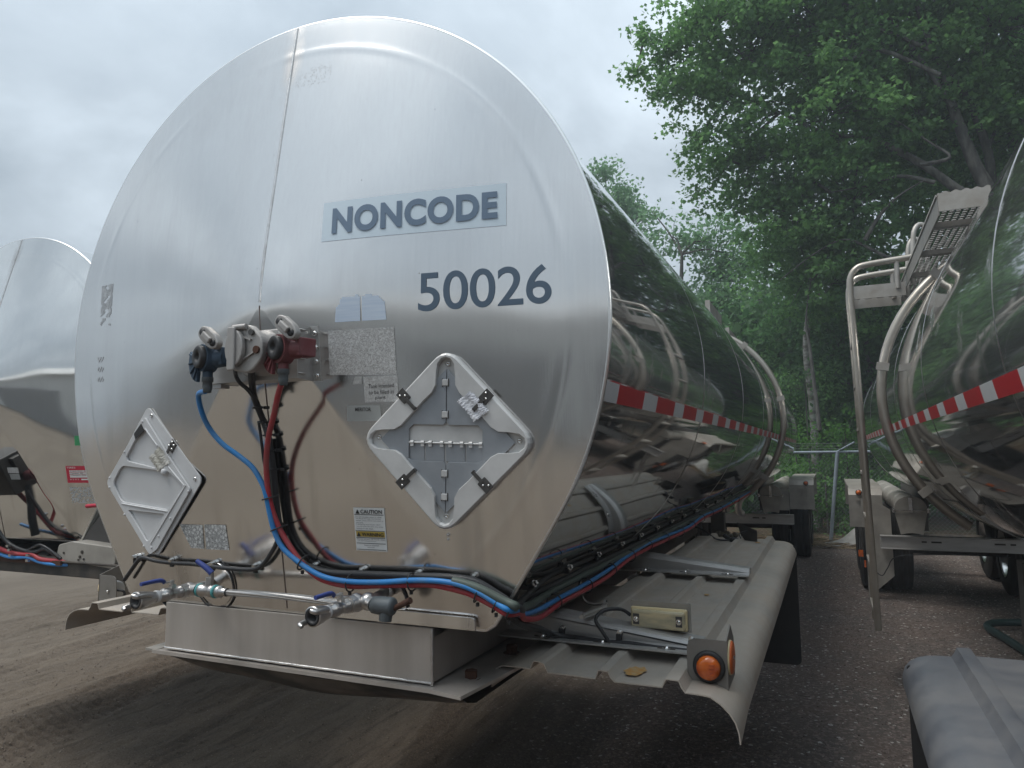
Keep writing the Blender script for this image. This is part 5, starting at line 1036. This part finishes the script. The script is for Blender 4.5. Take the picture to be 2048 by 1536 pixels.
def groundmat():
    m = bpy.data.materials.new('yard_dirt_and_gravel'); m.use_nodes = True; N = m.node_tree.nodes; L = m.node_tree.links; b = N['Principled BSDF']; b.inputs['Roughness'].default_value = .95; b.inputs['Specular IOR Level'].default_value = .15
    t = N.new('ShaderNodeTexCoord')
    def noise(s_, st=(1, 1, 1), det=6, rg=.6, rot=0):
        mp = N.new('ShaderNodeMapping'); mp.inputs['Scale'].default_value = st; mp.inputs['Rotation'].default_value = (0, 0, rot); L.new(t.outputs['Object'], mp.inputs[0])
        x = N.new('ShaderNodeTexNoise'); x.inputs['Scale'].default_value = s_; x.inputs['Detail'].default_value = det; x.inputs['Roughness'].default_value = rg; L.new(mp.outputs[0], x.inputs['Vector']); return x.outputs['Fac']
    def mr(v, a, c, lo=0., hi=1.):
        k = N.new('ShaderNodeMapRange'); k.inputs[1].default_value = a; k.inputs[2].default_value = c; k.inputs[3].default_value = lo; k.inputs[4].default_value = hi; L.new(v, k.inputs[0]); return k.outputs[0]
    def mc(f, a, c):
        k = N.new('ShaderNodeMix'); k.data_type = 'RGBA'
        for i, v in ((0, f), (6, a), (7, c)):
            if isinstance(v, tuple): k.inputs[i].default_value = (*v, 1)
            else: L.new(v, k.inputs[i])
        return k.outputs[2]
    sp = N.new('ShaderNodeSeparateXYZ'); L.new(t.outputs['Object'], sp.inputs[0])
    def M_(op, a, c): return math_(op, a, c, None, N, L)
    dirt = mc(mr(noise(1.6, (2.2, .45, 1), 7, .6, rad(8)), .38, .64), (.088, .069, .052), (.165, .130, .098))
    dirt = mc(mr(noise(14, (2.5, .5, 1), 5, .6, rad(8)), .35, .7), dirt, (.135, .106, .080))
    at = N.new('ShaderNodeAttribute'); at.attribute_name = 'wear'; dirt = mc(M_('MULTIPLY', at.outputs['Fac'], .8), dirt, (.065, .046, .036))
    dirt = mc(mr(noise(110, (1, 1, 1), 4, .8), .42, .66, 0, .55), dirt, (.25, .20, .15)); dirt = mc(mr(noise(60, (1, 1, 1), 5, .8), .52, .68, 0, .6), dirt, (.045, .034, .028))
    dirt = mc(mr(noise(5, (3.2, .28, 1), 5, .65, rad(9)), .50, .64, 0, .5), dirt, (.056, .043, .033))
    sandy = mc(mr(noise(.8), .4, .6), (.150, .124, .097), (.190, .160, .126))
    far = mr(M_('ADD', M_('MULTIPLY', sp.outputs[0], -.28), M_('MULTIPLY', sp.outputs[1], -.22)), .35, 2.0)
    dirt = mc(far, dirt, sandy)
    v = N.new('ShaderNodeTexVoronoi'); v.inputs['Scale'].default_value = 55; L.new(t.outputs['Object'], v.inputs['Vector'])
    hs = N.new('ShaderNodeSeparateColor'); L.new(v.outputs['Color'], hs.inputs[0])
    grav = mc(mr(noise(1.3, (1, 1, 1), 4), .38, .62), (.155, .122, .105), (.13, .115, .105))
    grav = mc(mr(hs.outputs[0], .62, .95), grav, (.25, .20, .18)); grav = mc(mr(hs.outputs[1], .965, .985), grav, (.50, .47, .44))
    mask = mr(M_('ADD', M_('ADD', sp.outputs[0], M_('MULTIPLY', sp.outputs[1], .12)), M_('MULTIPLY', noise(2.2), 1.6)), .3, 1.5)
    leafy = mc(mr(noise(3., (1, 1, 1), 8), .5, .62), (.12, .085, .06), (.06, .075, .035))
    full = mc(mask, dirt, grav); full = mc(mr(sp.outputs[1], 12.2, 13.6), full, leafy); L.new(full, b.inputs['Base Color'])
    bp = N.new('ShaderNodeBump'); bp.inputs['Distance'].default_value = .012; bp.inputs['Strength'].default_value = .8
    h = M_('ADD', M_('MULTIPLY', v.outputs['Distance'], mr(mask, 0, 1, -.15, -.9)), M_('MULTIPLY', noise(30, (1, 1, 1), 8, .7), 1.3)); L.new(h, bp.inputs['Height']); L.new(bp.outputs[0], b.inputs['Normal'])
    return m
gme.materials.append(groundmat())
def scatter_mesh(name, V, F, m, kind='stuff', smooth=False):
    me = bpy.data.meshes.new(name); me.vertices.add(len(V)); me.vertices.foreach_set('co', np.asarray(V, np.float32).ravel())
    F = np.asarray(F, np.int32); k = F.shape[1]; me.loops.add(F.size); me.loops.foreach_set('vertex_index', F.ravel()); me.polygons.add(len(F))
    me.polygons.foreach_set('loop_start', np.arange(0, F.size, k, dtype=np.int32)); me.update(calc_edges=True)
    me.materials.append(M[m] if isinstance(m, str) else m); o = bpy.data.objects.new(name, me); COL.objects.link(o)
    if kind: o['kind'] = kind
    return o
def gz(x, y):
    i = np.clip(((x-GX0)/(GX1-GX0)*(nx-1)).astype(int), 0, nx-1); j = np.clip(((y-GY0)/(GY1-GY0)*(ny-1)).astype(int), 0, ny-1); return Zg[j, i]+GZ
def stones(name, n_, x0, x1, y0, y1, s0, s1, m, near=None):
    u = RS.rand(n_); y = y0+(y1-y0)*u**1.7; x = x0+(x1-x0)*RS.rand(n_)
    if near is not None: keep = near(x, y); x, y = x[keep], y[keep]; n_ = len(x)
    s = s0+(s1-s0)*RS.rand(n_)**3; base = np.array([(1, 0, 0), (-1, 0, 0), (0, 1, 0), (0, -1, 0), (0, 0, 1), (0, 0, -1)], float)
    Vv = base[None]*(s[:, None, None])*(.6+.6*RS.rand(n_, 6, 1)); Vv[:, :, 2] *= .6; Vv += (RS.rand(n_, 6, 3)-.5)*s[:, None, None]*.7
    a = RS.rand(n_)*6.28; c_, s_ = np.cos(a)[:, None], np.sin(a)[:, None]; xx = Vv[:, :, 0]*c_-Vv[:, :, 1]*s_; yy = Vv[:, :, 0]*s_+Vv[:, :, 1]*c_
    Vv = np.stack([xx+x[:, None], yy+y[:, None], Vv[:, :, 2]+gz(x, y)[:, None]+s[:, None]*.2], -1)
    f = np.array([(0, 2, 4), (2, 1, 4), (1, 3, 4), (3, 0, 4), (2, 0, 5), (1, 2, 5), (3, 1, 5), (0, 3, 5)]); F = (f[None]+(np.arange(n_)*6)[:, None, None]).reshape(-1, 3)
    return scatter_mesh(name, Vv.reshape(-1, 3), F, m)
M['stone'] = mat('gravel_stone', (.10, .077, .067), .9, 0, island=(.28, .225, .20)); M['stone2'] = mat('pale_gravel_stone', (.17, .13, .12), .9, 0, island=(.50, .46, .42))
M['stoned'] = mat('brown_pebble', (.07, .052, .042), .9, 0, island=(.30, .24, .19))
tag(stones('gravel', 60000, .0, 4.6, 1.2, 11.5, .003, .011, 'stone'), 'dark reddish gravel between the trailers', 'gravel')
tag(stones('gravel', 9000, .4, 4.2, 1.2, 9, .002, .006, 'stone2'), 'pale chips scattered among the dark gravel', 'gravel')
tag(stones('pebbles', 30000, -6.5, .8, .9, 7.5, .0018, .008, 'stoned'), 'small pebbles in the brown dirt', 'gravel')
# straw and twig litter at the foot of the fence
n_ = 2600; x = -1+8*RS.rand(n_); y = 12.3+1.6*RS.rand(n_); a = RS.rand(n_)*6.28; L_ = .04+.16*RS.rand(n_); h = GZ+.01+.07*RS.rand(n_)
d_ = np.stack([np.cos(a)*L_, np.sin(a)*L_, (RS.rand(n_)-.5)*.05], -1); c_ = np.stack([x, y, h], -1); w_ = np.stack([-np.sin(a)*.006, np.cos(a)*.006, np.full(n_, .006)], -1)
Vv = np.stack([c_-d_, c_+d_, c_+d_*.9+w_, c_-d_*.9+w_], 1).reshape(-1, 3); F = (np.array([[0, 1, 2, 3]])[None]+(np.arange(n_)*4)[:, None, None]).reshape(-1, 4)
tag(scatter_mesh('twig_litter', Vv, F, 'straw'), 'dead twigs and straw along the fence foot', 'debris')
n_ = 260; x = .9+3.4*RS.rand(n_); y = 2+9*RS.rand(n_); a = RS.rand(n_)*6.28; L_ = .01+.06*RS.rand(n_)**2; h = GZ+.014+.004*RS.rand(n_)
d_ = np.stack([np.cos(a)*L_, np.sin(a)*L_, L_*0], -1); c_ = np.stack([x, y, h], -1); w_ = np.stack([-np.sin(a)*.003, np.cos(a)*.003, np.full(n_, .003)], -1)
Vv = np.stack([c_-d_, c_+d_, c_+d_*.9+w_, c_-d_*.9+w_], 1).reshape(-1, 3); F = (np.array([[0, 1, 2, 3]])[None]+(np.arange(n_)*4)[:, None, None]).reshape(-1, 4)
tag(scatter_mesh('fallen_twigs', Vv, F, 'dark'), 'thin dark twigs lying on the gravel', 'debris')
# crumpled pale sheet by the fence, dark green hose at right
nn = 14; vs = []
for j in range(nn+1):
    for i in range(nn+1):
        u, v = i/nn, j/nn; vs.append((1.30+1.1*u+.05*math.sin(9*v), 12.6+1.0*v, GZ+.02+.32*math.exp(-((u-.55)/.25)**2-((v-.5)/.4)**2)+.03*math.sin(u*14+v*5)*math.sin(v*11)))
b = MB(); b.add(vs, [(j*(nn+1)+i, j*(nn+1)+i+1, (j+1)*(nn+1)+i+1, (j+1)*(nn+1)+i) for j in range(nn) for i in range(nn)], False); tag(b.build('plastic_sheet', 'hide'), 'crumpled pale sheet lying at the foot of the leaning fence post', 'plastic sheet')
tag(MB().tube([(3.6, 6.95, GZ+.06), (2.95, 6.80, GZ+.06), (2.75, 6.68, GZ+.06), (2.70, 6.50, GZ+.05), (2.76, 6.2, GZ+.045), (2.84, 5.7, GZ+.04), (3.0, 4.8, GZ+.04), (3.3, 3.9, GZ+.04)], .035, n=12, sub=5).build('hose', 'greenhose'), 'dark green hose bent on the gravel under the right trailer', 'hose')

# =================================================================== FENCE
fe = empty('chain_link_fence', (1.4, 13.47, 0), 'chain link fence with barbed wire and a leaning post in front of the trees', 'fence')
def L_(p): return (p[0]-1.4, p[1]-13.47, p[2])
posts = [(-6.4, -6.4), (-3.9, -3.9), (-1.2, -1.15), (1.35, 1.56), (4.2, 4.2), (6.9, 6.9), (9.6, 9.6)]
for x0, x1 in posts:
    MB().cyl(L_((x0, 13.47, 0)), L_((x1, 13.47, 1.76)), .035, n=12).build('post', 'fence', fe)
    MB().cyl(L_((x1, 13.47, 1.76)), L_((x1+.30, 13.35, 1.93)), .016, n=8).build('wire_arm', 'fence', fe)
for (x0, x1) in zip([p[1] for p in posts[:-1]], [p[1] for p in posts[1:]]):
    MB().cyl(L_((x0, 13.47, 1.75)), L_((x1, 13.47, 1.75)), .024, n=10).build('top_rail', 'fence', fe)
for k in range(3):
    pts = [L_((x+.08+.1*k, 13.43-.04*k, 1.81+.055*k+.01*math.sin(x*2+k))) for x in np.arange(-6.4, 9.6, .8)]
    MB().tube(pts, .0035, n=4, sub=1).build('barbed_wire', 'wire', fe)
b = MB()
for sgn in (1, -1):
    for x in np.arange(-6.5, 9.6, .075):
        xa, xb = (x, x+1.68) if sgn > 0 else (x+1.68, x); b.cyl(L_((xa, 13.50+.006*sgn, .06)), L_((xb, 13.50+.006*sgn, 1.74)), .0017, n=3, caps=False, smooth=False)
o = b.build('chain_link_mesh', 'wire', fe); o['kind'] = 'stuff'

# =================================================================== TREES
LEAF = np.array([(0, 0, 0), (.30, .28, .04), (.52, .62, -.02), (.24, .62, .03), (.0, 1.05, -.05), (-.24, .62, .03), (-.52, .62, -.02), (-.30, .28, .04)])
LF = [(0, 1, 3), (1, 2, 3), (3, 4, 5), (5, 6, 7), (7, 0, 5), (0, 3, 5)]
KITE = np.array([(0, 0, 0), (.36, .5, .05), (0, 1.05, 0), (-.36, .5, .05)]); KF = [(0, 1, 2), (0, 2, 3)]
def leaves_at(C, size, lobed, droop=.35):
    n_ = len(C); T = LEAF if lobed else KITE; Fq = LF if lobed else KF
    d = RS.randn(n_, 3); d[:, 2] -= droop*1.2; d /= np.linalg.norm(d, axis=1, keepdims=True)
    up_ = RS.randn(n_, 3)*.7; up_[:, 2] += 1.0; sx_ = np.cross(d, up_); sx_ /= np.linalg.norm(sx_, axis=1, keepdims=True)+1e-9; nn_ = np.cross(sx_, d)
    s = size*(.6+.8*RS.rand(n_)); P = C[:, None]+s[:, None, None]*(T[None, :, 0:1]*sx_[:, None]+T[None, :, 1:2]*d[:, None]+T[None, :, 2:3]*nn_[:, None])
    F = (np.array(Fq)[None]+(np.arange(n_)*len(T))[:, None, None]).reshape(-1, 3); return P.reshape(-1, 3), F
def tree(name, label, cat, base, trunk, blobs, leafm, size=.10, per=42, dens=9., bark='wood', lobed=True, limbs=(), sig=.20, group=None, trunk_r=.18, twigr=.012, twigs=True):
    root = empty(name, base, label, cat, group); B = Vector(base)
    tr = MB(); T = [Vector(p)-B for p in trunk]; tr.tube(T, [trunk_r, trunk_r*.8, trunk_r*.55, trunk_r*.25], n=12, sub=4); tr.build('trunk', bark, root)
    for i, lm in enumerate(limbs):
        r = .16 if i == 0 else (.10 if i < 3 else .045); MB().tube([Vector(p)-B for p in lm], [r, r*.75, r*.45, r*.18], n=10, sub=4).build('limb', bark, root)
    tw = MB(); allc = []; anchor = [p for p in T]+[Vector(p)-B for lm in limbs for p in lm]
    for (x, y, z, r) in blobs:
        n_ = max(3, int(dens*r*r*r**.4)); u = RS.randn(n_, 3); u /= np.linalg.norm(u, axis=1, keepdims=True); q = r*(RS.rand(n_)**.45)[:, None]
        c = np.array([x, y, z])+u*q*np.array([1, .9, .85]); allc.append(c)
        if twigs:
            bc = Vector((x, y, z))-B; A0 = min(anchor, key=lambda p: (p-bc).length)
            if (A0-bc).length > r*.6:
                mid = (A0+bc)/2+Vector((0, 0, r*.25)); tw.tube([A0, mid, bc], [twigr*3, twigr*2.2, twigr*1.6], n=6, sub=3)
            for cc in c[::2]:
                e_ = Vector(cc)-B; st_ = bc.lerp(e_, .15)+Vector((0, 0, -.1*r)); m_ = (st_+e_)/2+Vector((RS.randn()*.08, RS.randn()*.08, .12+RS.randn()*.06)); tw.tube([st_, m_, e_], [twigr, twigr*.7, twigr*.3], n=4, sub=2, caps=False)
    if twigs and tw.v:
        o = tw.build('branches', bark, root); o['kind'] = 'stuff'
    C = np.concatenate(allc); n_ = len(C)
    k = per; st_ = np.repeat(C, k, 0)+RS.randn(n_*k, 3)*np.array([sig, sig, sig*.62])*(0.7+.6*RS.rand(n_*k, 1))-np.array(base)
    P, F = leaves_at(st_, size, lobed); o = scatter_mesh('crown', P, F, leafm, kind=None); o.parent = root
    return root, len(F)
tot = 0
TG = 'trees beyond the chain link fence'
_, k = tree('maple_tree', 'big maple with grey limbs spreading over the right trailer', 'tree', (5.0, 14.5, 0), [(5.0, 14.5, 0), (5.05, 14.5, 2), (4.95, 14.5, 4), (4.838, 14.5, 5.2), (4.6, 14.5, 6.4)], [(x, y-.5, z, r) for x, y, z, r in D['blobs']['maple']], 'leaf', .098, 72, 24, 'wood', True, D['limbs'], .17, TG, .24); tot += k
_, k = tree('hazy_tree', 'paler round-topped tree seen between the tank ridge and the maple', 'tree', (-2.6, 20.5, 0), [(-2.6, 20.5, 0), (-2.7, 20.5, 3), (-2.6, 20.5, 6), (-2.5, 20.6, 8)], D['blobs']['mid'], 'leaf2', .13, 44, 26, 'wood', False, (), .24, TG, .16); tot += k
_, k = tree('slim_tree', 'thin tree top peeking just over the middle tank ridge', 'tree', (-6.6, 26, 0), [(-6.6, 26, 0), (-6.5, 26, 6), (-6.5, 26, 11)], D['blobs']['far'], 'leaf2', .15, 42, 30, 'wood', False, (), .26, TG, .14); tot += k
_, k = tree('dark_tree', 'dark dense tree filling the gap behind the ladder', 'tree', (2.6, 17.3, 0), [(2.6, 17.3, 0), (2.5, 17.3, 3), (2.2, 17.2, 5.5)], D['blobs']['under'], 'leaf3', .12, 44, 20, 'wood', False, (), .26, TG, .15); tot += k
bl = D['blobs']['low']
for i, (x, y, z, r) in enumerate(bl):
    nm = ['leafy bush just left of the ladder top behind the fence', 'bright bush behind the rear wheels of the middle trailer', 'bright green bush right above the leaning fence post', 'low bush behind the leaning fence post', 'bush behind the right trailer hose tube', 'small bush at the left end of the visible fence rail', 'bush touching the rear end of the middle tank', 'creeping bush at the foot of the right trailer wheels', 'pale bush beside the middle tank hoops'][i]
    _, k = tree('bush', nm, 'bush', (x, y, 0), [(x, y, 0), (x, y, max(.3, z*.5)), (x, y, z)], [(x, y, z, r), (x+.1, y+.3, z*.55, r*1.1)], 'leaf4' if i in (1, 2, 3) else 'leaf', .075, 46, 26, 'wood', False, (), .15, 'bushes along the fence', .03, .006); tot += k
# slim pale trunk inside the wood
b = empty('birch_tree', (1.1, 16.2, 0), 'slender tree with pale grey trunk standing in the dark wood', 'tree', TG)
MB().tube([(0, 0, 0), (.03, 0, 2.5), (-.05, 0, 4.2), (.1, 0, 5.4), (-.02, .1, 7.)], [.10, .085, .07, .05], n=10).build('trunk', 'birch', b); MB().tube([(.0, 0, 4.6), (.25, -.1, 5.2), (.35, -.1, 5.9)], [.04, .02], n=8).build('limb', 'birch', b)
P, F = leaves_at(np.array([0, .4, 6.8])+RS.randn(2500, 3)*np.array([.8, .6, .8]), .10, False); o = scatter_mesh('crown', P, F, 'leaf', None); o.parent = b
# dense wood further back (reads as one mass) on both sides of the yard
def mass(name, label, boxes, m, size, n_):
    C = []
    for (x0, x1, y0, y1, z0, z1, w) in boxes:
        k = int(n_*w); c = np.stack([x0+(x1-x0)*RS.rand(k//30+1), y0+(y1-y0)*RS.rand(k//30+1), z0+(z1-z0)*RS.rand(k//30+1)**.8], -1); C.append(np.repeat(c, 30, 0)+RS.randn(len(c)*30, 3)*np.array([.55, .55, .4]))
    P, F = leaves_at(np.concatenate(C), size, False); o = scatter_mesh(name, P, F, m); tag(o, label, 'woodland'); return len(F)
tot += mass('woodland', 'dark woodland closing the view behind the fence', [(-1.2, 3.0, 18.6, 22, 0, 5.6, .25), (3, 12, 18, 22, 0, 12.5, .5), (-9, -1, 21, 25, 0, 6.5, .25)], 'leaf3', .26, 60000)
tot += mass('woodland', 'tall woodland beside the right trailer', [(8., 11., 3, 17, 0, 11, 1.)], 'leaf3', .26, 60000)
tot += mass('woodland', 'tree line behind the yard reflected in the tank fronts', [(-50, 40, -36, -32, 0, 7.6, 1.)], 'leaf3', .6, 50000)
# added block, never in view, standing in for tankers mirrored in the fronts
wh = empty('reflection_standin', (-8, -20, 0), 'long pale block added out of view, standing in for tankers mirrored in the tank fronts', 'reflection stand-in')
MB().box((0, 0, 2.6), (60, 8, 5.2)).build('wall', 'standin', wh); b = MB(); b.prism([(-4.4, 0), (4.4, 0), (0, 1.5)], (-30.5, 0, 5.2), (0, 1, 0), (0, 0, 1), 61); b.build('roof', 'roofm', wh)
for i in range(9): MB().box((-26+i*6.4, 4.01, 1.75), (4.9, .06, 3.5)).build('dark_panel', 'darkpanel', wh)  # dark panels added for the shade band below the mirrored tankers
print('tris', tot, 'objects', len(bpy.data.objects))

hz = MB().box((-8, -8, 8.5), (150, 90, 20.5)).build('haze', 'paper'); hz['kind'] = 'stuff'; hz.data.materials.clear()
hm = bpy.data.materials.new('thin_haze'); hm.use_nodes = True; N = hm.node_tree.nodes; L = hm.node_tree.links; N.remove(N['Principled BSDF'])
pv = N.new('ShaderNodeVolumePrincipled'); pv.inputs['Color'].default_value = (.86, .93, 1, 1); pv.inputs['Density'].default_value = .0042; L.new(pv.outputs[0], N['Material Output'].inputs['Volume']); hz.data.materials.append(hm)
